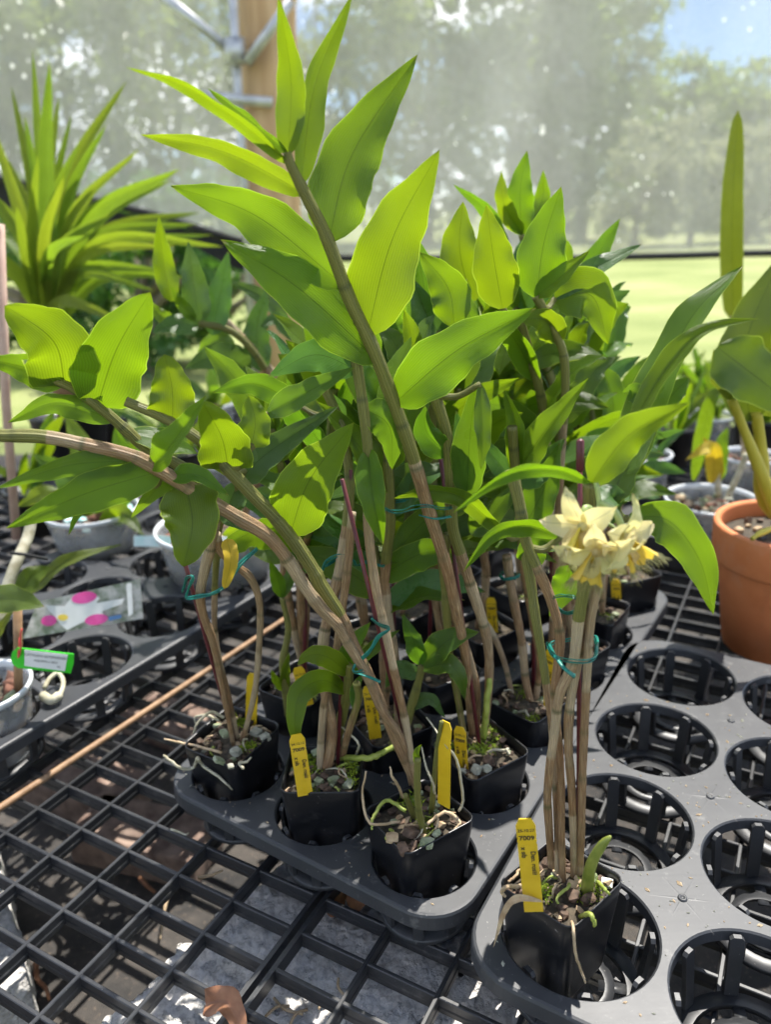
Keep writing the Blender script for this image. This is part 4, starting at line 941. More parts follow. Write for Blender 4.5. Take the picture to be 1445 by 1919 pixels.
# P3 canes
zs = .108
px_cane(p3, (780, 1475, zs), [(765, 1440), (745, 1395), (712, 1315), (680, 1245), (655, 1195), (635, 1150), (600, 1095), (588, 1070), (550, 1012), (518, 972), (478, 932), (430, 882), (378, 828), (310, 785), (235, 752)], .60, 7, 9, 0, 1, brk=.40, belly=.0026, node=.05)
px_cane(p3, (772, 1470, zs), [(752, 1385), (715, 1330), (690, 1270), (655, 1210), (632, 1172), (600, 1138), (565, 1090), (540, 1050), (500, 1003), (437, 965), (365, 922), (310, 888), (250, 856), (165, 835), (75, 818), (-60, 812), (-260, 770), (-430, 690)], .50, 6, 12, 0, 0.9, belly=.0020, node=.045, brk=.825)
px_cane(p3, (784, 1478, zs), [(771, 1420), (757, 1340), (738, 1255), (722, 1180), (705, 1105), (692, 1010), (690, 930), (690, 850), (680, 760), (668, 680), (660, 640)], .64, 7, 11, 0, 1, brk=.62)
px_cane(p3, (795, 1560, .106), [(785, 1520), (782, 1470), (783, 1420)], .55, 7, 6, 1, 1, name='young_shoot', node=.05)
px_cane(p3, (809, 1520, .106), [(813, 1470), (820, 1400), (828, 1352)], .575, 6, 4, 1, 1, name='young_shoot', node=.05)
px_cane(p3, (776, 1530, .106), [(768, 1510), (760, 1490)], .56, 6, 5, 1, 1, name='young_shoot', node=.05)
leaf(p3, [(785, 1430, .552), (781, 1410, .551), (790, 1395, .55)], 14, roll=10); leaf(p3, [(786, 1440, .552), (780, 1425, .551), (776, 1416, .55)], 10, roll=10)
leaf(p3, [(540, 1000, .612), (580, 900, .60), (663, 792, .585)], 122, roll=4, fold=8)
leaf(p3, [(690, 848, .625), (698, 930, .60), (718, 1022, .595)], 66, roll=-8, fold=30, p=.7)
leaf(p3, [(437, 885, .60), (415, 820, .588), (378, 752, .57)], 112, roll=4, p=.45, tipp=.55)
leaf(p3, [(470, 838, .605), (478, 790, .61), (466, 742, .615)], 70, roll=6, p=.5, tipp=.55)
leaf(p3, [(262, 878, .57), (310, 845, .555), (345, 800, .545), (386, 742, .535)], 72, roll=34, fold=26)
leaf(p3, [(312, 786, .60), (322, 730, .60), (308, 664, .60)], 96, roll=6, p=.48, tipp=.5)
leaf(p3, [(330, 920, .575), (360, 985, .555), (343, 1062, .545)], 122, roll=-8, p=.5, tipp=.6, fold=16)
leaf(p3, [(290, 905, .57), (160, 925, .55), (10, 990, .53)], 88, roll=14, fold=14)
leaf(p3, [(258, 872, .57), (130, 872, .555), (-8, 915, .54)], 56, 'leaf_mid', roll=26)
leaf(p3, [(280, 905, .575), (205, 925, .57), (150, 955, .565), (127, 1003, .56)], 36, 'leaf_mid', roll=38, fold=26)
leaf(p3, [(322, 870, .575), (370, 890, .57), (428, 928, .57)], 44, roll=24)
leaf(p3, [(345, 895, .59), (300, 910, .60), (245, 970, .61)], 48, 'leaf_mid', roll=20)
leaf(p3, [(362, 835, .595), (400, 860, .60), (430, 895, .605)], 40, 'leaf', roll=20)
leaf(p3, [(-300, 755, .51), (-340, 680, .50), (-400, 600, .49)], 110, roll=10); leaf(p3, [(-380, 715, .505), (-460, 680, .50), (-560, 690, .49)], 90, roll=10); leaf(p3, [(-428, 692, .50), (-450, 620, .50), (-500, 540, .50)], 80, roll=6)
stake((778, 1462), (641, 898), .625, 4.2, 'maroon stake leaning left out of the front corner pot', False)
root_strand(p3, [PZ(750, 1540, .113), P(705, 1545, .555), P(688, 1535, .553), P(679, 1490, .56), P(686, 1445, .56)], .0013, 'root_tan')
root_strand(p3, [PZ(860, 1520, .116), P(868, 1500, .575), P(862, 1450, .57), P(854, 1420, .57), P(835, 1395, .572), P(800, 1345, .60)], .0013)
root_strand(p3, [PZ(815, 1500, .114), P(812, 1470, .575), P(800, 1440, .58), P(790, 1400, .59)], .0012)
root_strand(p3, [PZ(800, 1545, .114), PZ(835, 1522, .118), PZ(862, 1540, .115), PZ(850, 1555, .112)], .0016, 'root_tan')
root_strand(p3, [PZ(760, 1520, .118), PZ(725, 1500, .122), PZ(700, 1530, .118), PZ(697, 1555, .115)], .0018, 'root_green')
root_strand(p3, [PZ(755, 1495, .115), P(745, 1470, .585), P(735, 1455, .583), P(731, 1437, .583)], .0014, 'root_tan')
tie([(690, 1255, .605), (672, 1262, .595), (662, 1258, .595), (668, 1245, .60), (690, 1225, .60), (710, 1195, .60), (728, 1180, .602), (712, 1172, .62), (700, 1163, .63), (697, 1160, .63)], 'green tie spiralling between two bare canes above the front pot', [[(670, 1262, .592), (690, 1268, .588), (713, 1278, .585)]], 5)

# P2
zs = .108
px_cane(p2, (612, 1440, zs), [(622, 1375), (612, 1310), (607, 1250), (606, 1200), (616, 1150), (630, 1095), (640, 1045), (650, 980), (655, 900), (640, 800), (600, 710)], .72, 11, 9, 0, .9, brk=.72)
px_cane(p2, (600, 1440, zs), [(602, 1380), (610, 1300), (628, 1230), (640, 1150), (652, 1060), (660, 960)], .66, 7, 8, 0, .4)
px_cane(p2, (640, 1420, zs), [(655, 1365), (672, 1310), (668, 1280)], .62, 7, 7, 0.2, .8)
px_cane(p2, (618, 1405, zs) if False else (628, 1395, zs), [(640, 1345), (650, 1300), (654, 1265), (656, 1245)], .645, 11, 7, 1, 1, name='young_shoot', node=.03)
leaf(p2, [(652, 1262, .645), (660, 1215, .64), (695, 1165, .635)], 46, roll=20)
leaf(p2, [(648, 1262, .645), (615, 1232, .63), (580, 1228, .625), (557, 1246, .62)], 46, roll=14, fold=12)
leaf(p2, [(646, 1300, .645), (605, 1275, .625), (562, 1300, .605), (552, 1360, .592), (562, 1408, .588)], 50, roll=8, fold=14, p=.7)
leaf(p2, [(655, 1260, .645), (700, 1215, .65), (750, 1180, .655)], 34, roll=30)
leaf(p2, [(658, 1330, .645), (668, 1290, .65), (680, 1262, .655)], 26, 'leaf_mid', roll=20)
stake((632, 1448), (657, 880), .70, 4.2, 'maroon stake upright in the middle pot of the front row', False)
plant_tag((555, 1376), (572, 1490), .598, 14.4, 'yellow tag printed 24.12.12 in the mossy middle pot of the front row', True, '24.12.12', 0, .602)
tie([(604, 1070, .70), (612, 1052, .69), (640, 1043, .685), (662, 1050, .69), (668, 1060, .70), (690, 1055, .72), (718, 1062, .72), (700, 1045, .75), (650, 1040, .75), (610, 1062, .72)], 'green tie round the canes right above the young green shoot', [], 5)
root_strand(p2, [PZ(665, 1420, .11), P(672, 1395, .65), P(655, 1375, .655), P(640, 1362, .66)], .0012)
root_strand(p2, [PZ(640, 1420, .11), P(690, 1420, .64), P(715, 1412, .65), P(745, 1392, .66), P(760, 1375, .67)], .0032, 'root_green', 'young_shoot')
# P1
zs = .104
px_cane(p1, (437, 1395, zs), [(425, 1330), (412, 1265), (398, 1200), (380, 1150), (375, 1110), (385, 1060), (395, 1020), (400, 960), (360, 890), (275, 840), (238, 808), (192, 768), (130, 724), (60, 700)], .62, 4.5, 9, 0, 1, brk=.55, belly=.0018)
px_cane(p1, (452, 1388, zs), [(462, 1360), (478, 1290), (486, 1200), (486, 1130), (470, 1085), (440, 1058), (412, 1030), (405, 1000)], .665, 4.5, 9, 0, 0.1)
px_cane(p1, (445, 1385, zs), [(430, 1310), (412, 1240), (402, 1180), (402, 1110), (405, 1050), (412, 980), (440, 920), (455, 880)], .68, 4, 8, 0, 1, brk=.5)
leaf(p1, [(128, 722, .625), (100, 640, .60), (8, 572, .575)], 150, roll=8, p=.5, tipp=.55, fold=12)
leaf(p1, [(190, 762, .625), (218, 655, .61), (281, 547, .60)], 142, roll=-6, p=.58, tipp=.7, fold=12)
leaf(p1, [(120, 725, .63), (50, 690, .62), (-30, 672, .61)], 70, roll=14)
leaf(p1, [(165, 740, .635), (180, 660, .65), (172, 612, .66)], 62, roll=12, p=.5)
leaf(p1, [(198, 785, .63), (105, 755, .62), (14, 792, .61)], 56, 'leaf_mid', roll=24, fold=20)
leaf(p1, [(250, 800, .64), (320, 830, .65), (370, 850, .66)], 50, 'leaf_mid', roll=20)
leaf(p1, [(425, 1010, .655), (432, 1050, .645), (420, 1104, .64)], 34, 'leaf_yellow', 'withered_leaf', roll=10, p=.6, tipp=.4, fold=26)
leaf(p1, [(450, 900, .68), (500, 850, .69), (635, 760, .70)], 70, 'leaf_dark', roll=12)
leaf(p1, [(450, 905, .68), (430, 960, .67), (480, 1000, .66)], 60, 'leaf_dark', roll=16)
stake((440, 1392), (304, 905), .66, 4.2, 'maroon stake leaning left out of the left front pot', False)
plant_tag((474, 1262), (470, 1358), .735, 13.2, 'plain back of a yellow tag in the left front pot', False, yaw=20, Yb=.735)
tie([(342, 1110, .68), (350, 1085, .67), (362, 1085, .665), (348, 1120, .665), (380, 1118, .66), (405, 1110, .66), (420, 1100, .665), (440, 1075, .665), (455, 1055, .67), (482, 1030, .68)], 'green tie tying the left front orchid canes to their stake', [], 5)
root_strand(p1, [PZ(415, 1410, .112), P(355, 1395, .70), P(330, 1390, .705), P(307, 1385, .71)], .0015, 'root_tan')
root_strand(p1, [PZ(370, 1420, .11), P(362, 1438, .69), P(340, 1440, .685), P(312, 1420, .69), P(306, 1415, .70)], .0018)
root_strand(p1, [PZ(372, 1422, .11), P(380, 1435, .672), P(412, 1458, .662), P(436, 1480, .66)], .0017)
root_strand(p1, [PZ(420, 1345, .118), P(395, 1335, .73), P(370, 1355, .725), P(362, 1375, .715)], .0017)
root_strand(p1, [PZ(410, 1350, .115), P(385, 1340, .74), P(365, 1345, .745), P(368, 1358, .74)], .0016)
root_strand(p1, [PZ(455, 1440, .112), P(448, 1430, .66), P(462, 1428, .655), P(470, 1420, .655)], .0015)
for (px, py, s, mt) in ((442, 1408, .0085, 'stone'), (480, 1372, .008, 'stone'), (497, 1382, .007, 'stone'), (420, 1375, .008, 'stone_green'), (410, 1425, .0085, 'stone_green'), (432, 1436, .005, 'stone')):
    b = MB(); chip_geom(b, PZ(px, py, .110), s, random.Random(px), .7, 2); b.build('stone', M[mt], p1, smooth=False)
for pr, lst in ((p2, ((597, 1465, .008, 'stone_green', .110), (625, 1462, .0065, 'stone_green', .110), (653, 1470, .0075, 'stone_green', .109))), (p4, ((893, 1442, .007, 'stone', .112), (912, 1440, .0065, 'stone', .112), (915, 1425, .008, 'bark', .112))), (p3, ((735, 1570, .0085, 'husk', .113), (755, 1590, .008, 'bark', .112), (819, 1562, .0062, 'stone_green', .114), (800, 1580, .008, 'stone_green', .112), (770, 1560, .009, 'bark', .113)))):
    for px, py, s, mt, z in lst: b = MB(); chip_geom(b, PZ(px, py, z), s, random.Random(px), .8, 2); b.build('stone', M[mt], pr, smooth=False)

# P5 and the pots behind it
zs = .093
px_cane(p5, (995, 1315, zs), [(985, 1270), (978, 1200), (960, 1110), (950, 1040)], .80, 7, 9, 0, .3)
px_cane(p5, (1005, 1310, zs), [(1012, 1240), (1000, 1170), (985, 1080), (975, 980), (968, 900), (960, 800)], .74, 6, 10, 0, 1, brk=.6)
px_cane(p5, (960, 1300, zs), [(945, 1240), (925, 1190), (905, 1160)], .82, 5, 6, 0, .2)
leaf(p5, [(965, 890, .70), (968, 800, .70), (945, 728, .705)], 48, 'leaf', roll=24, fold=30)
leaf(p5, [(958, 895, .70), (1020, 810, .69), (1103, 709, .67)], 70, 'leaf_mid', roll=18, fold=24)
leaf(p5, [(955, 900, .71), (920, 850, .72), (900, 820, .73)], 44, 'leaf_dark', roll=18)
leaf(p5, [(962, 900, .71), (1010, 880, .72), (1060, 820, .73)], 66, 'leaf_mid', roll=16)
leaf(p5, [(950, 910, .70), (900, 990, .69), (880, 960, .68)], 40, 'leaf_mid', roll=18)
leaf(p5, [(945, 1000, .69), (870, 935, .675), (800, 920, .665), (737, 934, .66)], 48, roll=34, fold=24)
leaf(p5, [(1000, 990, .72), (1018, 920, .72), (1050, 830, .72)], 72, 'leaf_mid', roll=6)
plant_tag((1032, 1218), (1028, 1326), .745, 13.0, 'narrow yellow tag behind the flowering canes', True, '24.12.12', 40, .745)

BACK = {(-1, 1): 'orchid with a fresh green shoot in the centre pot of the second row', (-2, 1): 'orchid in the left pot of the second row beside a yellow tag', (-1, 2): 'orchid in the middle pot of the third row', (-2, 2): 'orchid in the left pot of the third row',
        (0, 3): 'orchid in the fourth pot along the right side, behind the flowering canes', (-1, 3): 'orchid in the middle pot of the fourth row with orange label', (-2, 3): 'orchid in the left pot of the fourth row', (0, 4): 'orchid in the fifth pot along the right side',
        (-1, 4): 'orchid in the middle pot of the fifth row', (-2, 4): 'orchid in the left pot of the fifth row', (0, 5): 'orchid in the back right corner pot of the small hole tray', (-1, 5): 'orchid in the middle pot of the last row', (-2, 5): 'orchid in the back left corner pot of the small hole tray'}
BP_ = {}
rb = random.Random(42)
# photo targets (x, y) for cane tops of each back plant
TOPS = {(-1, 1): [(735, 800), (790, 700), (700, 830)], (-2, 1): [(560, 800), (620, 720), (500, 780)], (-1, 2): [(820, 620), (770, 700), (870, 720)], (-2, 2): [(640, 690), (690, 720), (590, 750)], (0, 3): [(1000, 620), (1060, 720), (960, 560)],
        (-1, 3): [(900, 600), (850, 690), (935, 700)], (-2, 3): [(720, 640), (660, 730)], (0, 4): [(1060, 590), (1090, 700), (1010, 650)], (-1, 4): [(940, 560), (900, 690)], (-2, 4): [(760, 660), (800, 560)], (0, 5): [(1105, 640), (1065, 560)], (-1, 5): [(1010, 600), (960, 680)], (-2, 5): [(860, 620), (900, 560)]}
for (i, j), lab in BACK.items():
    c = A(i, j); r_ = potted(lab, (c.x + rb.uniform(-.006, .006), c.y + rb.uniform(-.006, .006)), .108 + rb.uniform(-.006, .008), math.radians(rb.uniform(20, 60)), (rb.uniform(-.04, .04), rb.uniform(-.04, .04)), .5 if j < 3 else .25, 50 + i * 7 + j * 3, .5 if j < 3 else .2); BP_[(i, j)] = r_
    for (tx, ty) in TOPS[(i, j)]:
        b0 = Vector((c.x + rb.uniform(-.014, .014), c.y + rb.uniform(-.014, .014), .096)); yt = c.y + rb.uniform(-.06, .05); tp = P(tx + rb.uniform(-15, 15), ty + rb.uniform(-10, 25), yt)
        pts = [b0] + [b0.lerp(tp, s) + Vector((rb.uniform(-.012, .012), rb.uniform(-.012, .012), 0)) + Vector(((tp.x - b0.x) * (-.08), 0, 0)) for s in (.25, .5, .75)] + [tp]
        _, cl = cane(r_, pts, .0036, .0052, 0, 1, brk=rb.uniform(.5, .65), belly=.001, seg=9)
        n = len(cl); up = (cl[-1] - cl[-8]).normalized(); k = 0
        for s in (.46, .53, .59, .66, .74, .82, .89, .95, .99, 1.0):
            q = cl[min(n - 1, int(s * (n - 1)))]; k += 1; side = 1 if k % 2 else -1
            az = rb.uniform(-.9, .9) + (0 if side > 0 else math.pi); hd = Vector((math.cos(az), math.sin(az) * .8, 0)); el = lerp(.15, 1.2, (s - .46) / .54) + rb.uniform(-.15, .2)
            L = rb.uniform(.085, .135) * (1 if s < .97 else .85); d0 = (hd * math.cos(el) + Vector((0, 0, 1)) * math.sin(el)).normalized()
            tip = q + d0 * L - Vector((0, 0, L * rb.uniform(.02, .25))); mid = q + d0 * L * .5 + Vector((0, 0, L * rb.uniform(.03, .1)))
            leaf3(r_, [q, mid, tip], L * rb.uniform(.26, .36), rb.choices(['leaf', 'leaf_mid', 'leaf_dark'], [.35, .45, .2])[0], roll=rb.uniform(-60, 60), fold=rb.uniform(10, 26), n=12, m=2)
# fresh shoot of the second-row centre plant
r_ = BP_[(-1, 1)]
px_cane(r_, (735, 1400, .10), [(757, 1365), (775, 1310), (788, 1262), (790, 1245)], .69, 11, 6, 1, 1, name='young_shoot', node=.03)
leaf(r_, [(790, 1248, .69), (775, 1200, .69), (754, 1150, .695)], 40, 'leaf_mid', roll=14)
leaf(r_, [(792, 1248, .69), (840, 1200, .685), (898, 1184, .68)], 56, 'leaf_mid', roll=12)
leaf(r_, [(793, 1252, .69), (840, 1245, .675), (862, 1270, .67), (872, 1312, .668)], 42, 'leaf_mid', roll=14)
leaf(r_, [(775, 1330, .70), (805, 1310, .70), (835, 1345, .695)], 30, 'leaf_dark', roll=20)
leaf(r_, [(785, 1260, .69), (745, 1255, .70), (722, 1290, .71)], 40, 'leaf_dark', roll=20)
r_ = BP_[(-2, 1)]
px_cane(r_, (542, 1340, .10), [(535, 1290), (530, 1240), (540, 1180), (528, 1120)], .76, 9, 5, 1, 1, name='young_shoot', node=.04)
leaf(r_, [(530, 1118, .76), (518, 1080, .755), (505, 1052, .75)], 30, roll=18); leaf(r_, [(530, 1110, .76), (545, 1075, .765), (548, 1050, .77)], 26, 'leaf_mid', roll=18)
leaf(r_, [(528, 1300, .76), (535, 1260, .755), (542, 1222, .75)], 22, roll=14); leaf(r_, [(530, 1300, .76), (518, 1275, .755), (508, 1255, .75)], 20, roll=14)
plant_tag((558, 1250), (577, 1322), .735, 13, 'yellow tag standing behind the arching green leaves in the second row', True, '20.12.12', 0, .738)
plant_tag((690, 1285), (704, 1384), .70, 13.2, 'yellow tag in the dark centre pot between the crossing canes', True, '24.12.12', 0, .70)
plant_tag((920, 1120), (925, 1190), .93, 13, 'yellow tag deep between canes in the fourth row', True, '24.12.12', 10, .93)
plant_tag((1154, 1085), (1158, 1150), 1.0, 13, 'yellow tag right of the flower in the back right corner pot', True, '24.12.12', 10, 1.0)
for k, (bt, tp, yt, cap, lab) in enumerate([((1000, 1290), (1004, 1000), .80, False, 'short maroon stake in the third pot along the right side'), ((1045, 1230), (1010, 712), .90, True, 'maroon capped stake between the horizontal leaves'), ((1105, 1190), (1104, 655), 1.02, True, 'tall maroon capped stake at the right edge of the leaf mass'), ((738, 1190), (735, 945), .98, False, 'thin maroon stake behind the tall leaning cane'), ((570, 1310), (573, 985), .82, False, 'maroon stake left of the pale leaning cane'), ((805, 1240), (812, 905), .86, False, 'maroon stake in the middle pot of the third row')]):
    stake(bt, tp, yt, 4.2, lab, cap)
tie([(722, 955, .70), (745, 962, .68), (775, 955, .66), (800, 950, .655), (830, 955, .67), (850, 950, .69), (838, 940, .71), (790, 935, .72), (740, 942, .72)], 'dark green tie round the tall leaning cane', [[(785, 965, .652), (815, 972, .652), (845, 968, .66)]], 5)
tie([(936, 1078, .80), (945, 1086, .79), (960, 1085, .79), (972, 1080, .80), (960, 1074, .82), (940, 1074, .82)], 'green tie on the canes right of the grey bent cane', [], 5)
tie([(1135, 1160, 1.0), (1145, 1170, .99), (1160, 1160, .99), (1165, 1150, 1.0), (1150, 1148, 1.02), (1136, 1152, 1.02)], 'green tie by the yellow tag in the back right corner pot', [], 6)

# named leaves of the right-hand crown
q = BP_[(0, 3)]; q2 = BP_[(-1, 3)]; q4 = BP_[(0, 4)]; q5 = BP_[(0, 5)]; q3 = BP_[(-1, 2)]
px_cane(q, (1030, 1250, .096), [(1040, 1100), (1050, 900), (1060, 700), (1040, 620), (1005, 555)], .80, 6, 9, 0, 1, brk=.5)
leaf(q, [(942, 578, .80), (925, 480, .79), (912, 384, .785)], 92, roll=4, fold=10, p=.6)
leaf(q, [(985, 566, .80), (1020, 455, .80), (1052, 350, .80)], 100, roll=-6, fold=10, p=.6)
leaf(q, [(1002, 556, .80), (1050, 520, .79), (1105, 470, .785)], 50, roll=26, fold=22)
leaf(q, [(1040, 560, .82), (1110, 555, .82), (1140, 645, .82)], 104, roll=4, p=.6)
leaf(q, [(1055, 640, .79), (1020, 600, .78), (975, 600, .77)], 62, roll=14)
leaf(q, [(1058, 545, .86), (1120, 500, .87), (1203, 458, .88)], 46, 'leaf_dark', roll=20)
leaf(q2, [(885, 565, .86), (862, 470, .86), (868, 378, .86)], 92, roll=4, p=.6)
leaf(q3, [(852, 612, .78), (840, 540, .78), (786, 472, .78)], 84, roll=4, p=.7)
leaf(q3, [(835, 640, .80), (800, 590, .80), (776, 525, .80)], 76, 'leaf_dark', roll=4, p=.6)
leaf(q3, [(770, 690, .76), (730, 620, .76), (745, 545, .76)], 90, 'leaf_mid', roll=6, p=.6)
leaf(q3, [(895, 640, .80), (880, 590, .80), (862, 530, .80)], 50, 'leaf_mid', roll=12)
px_cane(q5, (1130, 1115, .096), [(1110, 980), (1080, 800), (1010, 600), (978, 440)], 1.05, 5, 6, .2, 1)
leaf(q5, [(975, 438, 1.05), (975, 360, 1.05), (988, 282, 1.05)], 60, roll=6, p=.6)
leaf(q5, [(968, 440, 1.05), (945, 380, 1.04), (940, 320, 1.04)], 42, roll=30)
leaf(q5, [(985, 440, 1.05), (1015, 380, 1.06), (1019, 318, 1.06)], 44, roll=20)
leaf(q5, [(960, 500, 1.04), (915, 400, 1.02), (850, 346, 1.0)], 34, 'leaf_mid', roll=20)
leaf(q4, [(915, 704, .88), (1010, 670, .85), (1085, 660, .83), (1139, 674, .82)], 56, 'leaf_mid', roll=24, fold=10)
leaf(q4, [(905, 800, .88), (1010, 755, .85), (1090, 752, .83), (1142, 764, .82)], 62, 'leaf_mid', roll=16, fold=8)
leaf(q4, [(1130, 690, .98), (1150, 760, .97), (1135, 830, .96)], 56, roll=10)
leaf(q4, [(960, 745, .90), (1000, 700, .90), (1060, 672, .90)], 50, roll=20)
leaf(p4, [(845, 860, .66), (800, 810, .655), (797, 760, .65)], 62, 'leaf_mid', roll=14, fold=22)
leaf(p4, [(875, 930, .68), (880, 830, .675), (892, 715, .67)], 74, 'leaf_mid', roll=6)
leaf(p4, [(850, 930, .70), (870, 850, .70), (855, 770, .70)], 60, 'leaf_dark', roll=10)
leaf(p4, [(900, 720, .665), (905, 820, .66), (902, 880, .66)], 40, 'leaf_mid', roll=30)
leaf(p3, [(664, 690, .64), (590, 665, .64), (502, 706, .64)], 76, 'leaf_dark', roll=16, fold=8)
leaf(p3, [(500, 775, .65), (575, 735, .63), (665, 688, .61)], 56, 'leaf_mid', roll=18)
leaf(p2, [(560, 760, .72), (480, 720, .71), (398, 735, .70)], 54, 'leaf_mid', roll=16)
leaf(p3, [(672, 770, .66), (730, 800, .67), (735, 880, .68)], 74, 'leaf_mid', roll=4)
leaf(p3, [(718, 890, .70), (730, 800, .70), (715, 730, .70)], 76, 'leaf', roll=8)

# every leaf is moved onto the node it grows from; where no cane passes, a short side branch carries it
def nearest(ctrl, root):
    best = None; x, y, Y = ctrl[0]
    for r_, smp in CANES:
        for q, a, b_ in smp:
            if q.z < .13: continue
            dpx = math.hypot(a - x, b_ - y); cost = dpx + 260 * abs(q.y - Y) + (0 if r_ == root else 22) + (15 if b_ < y - 10 else 0)
            if best is None or cost < best[0]: best = (cost, dpx, q, r_, a, b_)
    return best
DEFER[0] = False; n_br = 0
for root, ctrl, wpx, mat, kw in PENDING:
    cost, dpx, q, r_, a, b_ = nearest(ctrl, root)
    if dpx < 26:
        dY = q.y - ctrl[0][2]; ctrl = [(a, b_, q.y)] + [(x, y, Y + dY) for x, y, Y in ctrl[1:]]; root = r_
    else:
        e = P(*ctrl[0]); n_br += 1; root = r_
        cane(r_, [q, q.lerp(e, .5) + Vector((0, 0, -.006)), e], .0034, .0026, 1, 1, seg=8)
    leaf(root, ctrl, wpx, mat, **kw)
print('leaves', len(PENDING), 'branches', n_br)
# ================================================================== things around the tray
# ---- bamboo stick and litter on the bench
b = MB(); a, e = PZ(-60, 1553, .0062), PZ(533, 1160, .0062); c = spline([a, a.lerp(e, .35) + Vector((.002, 0, .001)), a.lerp(e, .7), e], 30)
b.tube(c, [.0043 * (1 - .12 * i / 29) for i in range(30)], 10); tag(b.build('bamboo_stick', M['bamboo'], loc=a), 'tan bamboo stick lying across the bench grid at left', 'stick')
def dry(pts, w, label, mat='dryleaf', cat='dry leaf', name='dry_leaf', **kw):
    p3_ = [Vector(q) for q in pts]; b = MB(); b.add(*leaf_geom(p3_, w, **kw)); tag(b.build(name, M[mat]), label, cat, 'fallen litter')
dry([PZ(385, 1882, .010), PZ(425, 1880, .020), PZ(455, 1935, .006)], .030, 'curled orange brown dry leaf on the bench grid at the bottom edge', roll=10, fold=40, tipp=.4)
dry([PZ(618, 1718, ZB + .012), PZ(632, 1690, ZB + .018), PZ(650, 1668, ZB + .012)], .020, 'brown dry leaf on the block below the front tray edge', roll=0, fold=20)
dry([PZ(655, 1700, ZB + .01), PZ(670, 1682, ZB + .018), PZ(664, 1655, ZB + .012)], .022, 'second brown dry leaf tucked under the tray edge', roll=0, fold=20)
def litter(pts, r, label, mat='root_tan', name='dry_root'):
    b = MB(); c = spline([Vector(q) for q in pts], 16); b.tube(c, [r * (1 - .5 * i / 15) for i in range(16)], 6); tag(b.build(name, M[mat]), label, 'dry root', 'fallen litter')
litter([PZ(320, 1554, .002), PZ(336, 1559, .004), PZ(348, 1564, .003), PZ(353, 1560, .003)], .0014, 'white curled root scrap on the bench left of the tray', 'root')
litter([PZ(370, 1645, ZB + .02), PZ(395, 1640, ZB + .02), PZ(417, 1631, ZB + .02)], .0022, 'short straw lying in a bench cell beside the block')
litter([PZ(66, 1806, GZ + .02), PZ(70, 1835, GZ + .025), PZ(85, 1852, GZ + .02), PZ(92, 1875, GZ + .01)], .004, 'twisted orange twig on the ground cloth at lower left', 'dryleaf', 'twig')
litter([PZ(262, 1645, GZ + .02), PZ(275, 1660, GZ + .03), PZ(290, 1672, GZ + .02)], .004, 'brown twig on the ground cloth under the bench', 'dryleaf', 'twig')
litter([PZ(318, 1675, GZ + .02), PZ(310, 1695, GZ + .03), PZ(300, 1760, GZ + .02)], .003, 'pale straw standing out against the ground cloth', 'root_tan', 'twig')
for k, (px, py, s) in enumerate([(540, 1885, .010), (520, 1895, .007), (590, 1870, .006), (610, 1880, .005), (560, 1905, .006), (640, 1850, .006)]):
    b = MB(); rr = random.Random(k)
    q = PZ(px, py, ZB + .006); 
    an = rr.uniform(0, 3.1); dv = Vector((math.cos(an), math.sin(an), 0)) * s * 1.6
    b.tube(spline([q - dv, q + Vector((-dv.y, dv.x, .004)) * .3, q + dv], 10), .0013, 6); tag(b.build('dry_root', M['root_tan']), ['largest dry root scrap on the sunlit concrete block', 'dry root scrap leftmost on the sunlit concrete block', 'dry root scrap near the middle of the sunlit block', 'smallest dry root scrap on the sunlit block', 'dry root scrap lowest on the sunlit concrete block', 'dry root scrap rightmost on the sunlit concrete block'][k], 'dry root', 'root scraps on the sunlit block')

# ---- clear pots
def clear_pot(name, label, c, rim, r, h, content, seed, taper=.80, nch=26, cs=.010, grp='clear plastic pots'):
    rr = random.Random(seed); base = Vector((c[0], c[1], rim - h)); root = thing(name, label, 'potted plant', base, grp); b = MB()
    cc = Vector((c[0], c[1], 0))
    b.lathe(cc, [(r * taper * .2, rim - h + .001), (r * taper, rim - h), (r * lerp(taper, 1, .5), rim - h * .5), (r, rim - .008)], 44); b.build('pot_wall', M['clear'], root)
    q = MB(); q.lathe(cc, [(r - .001, rim - .010), (r + .002, rim - .009), (r + .0035, rim - .002), (r + .002, rim), (r - .001, rim - .001), (r - .001, rim - .010)], 44); q.build('rim', M['clear_rim'], root)
    mxb = MB(); mxb.lathe(cc, [(r * (taper + .02) - .003, rim - h + .004), (r * .95 - .003, rim - h * .30), (r * .5, rim - h * .22), (0.0005, rim - h * .2)], 26); mxb.build('potting_mix', M['mix'], root)
    for k in range(nch):
        a = rr.uniform(0, 6.28); q = math.sqrt(rr.random()) * r * .84; m_ = MB(); chip_geom(m_, Vector((c[0] + q * math.cos(a), c[1] + q * math.sin(a), rim - h * .22 + rr.uniform(-.002, .006))), cs * rr.uniform(.7, 1.2), rr, 1.0, 2)
        m_.build('clay_piece', M[rr.choice(content)], root, smooth='clay' in content)
    return root
cp = Ch(0, -1)
lp = clear_pot('clear_pot', 'clear plastic pot of brown clay balls at the left edge', (cp.x, cp.y), .107, .058, .095, ['clay', 'clay', 'clay', 'char', 'stone_green'], 3, .82, 34, .011)
b = MB(); a, e = P(34, 1305, .83), P(32, 1130, .84); b.tube([a, e], pxm(8, a), 10); tag(b.build('wooden_stick', M['bamboo'], loc=a), 'wooden stick standing in the clear pot at the left edge', 'stick')
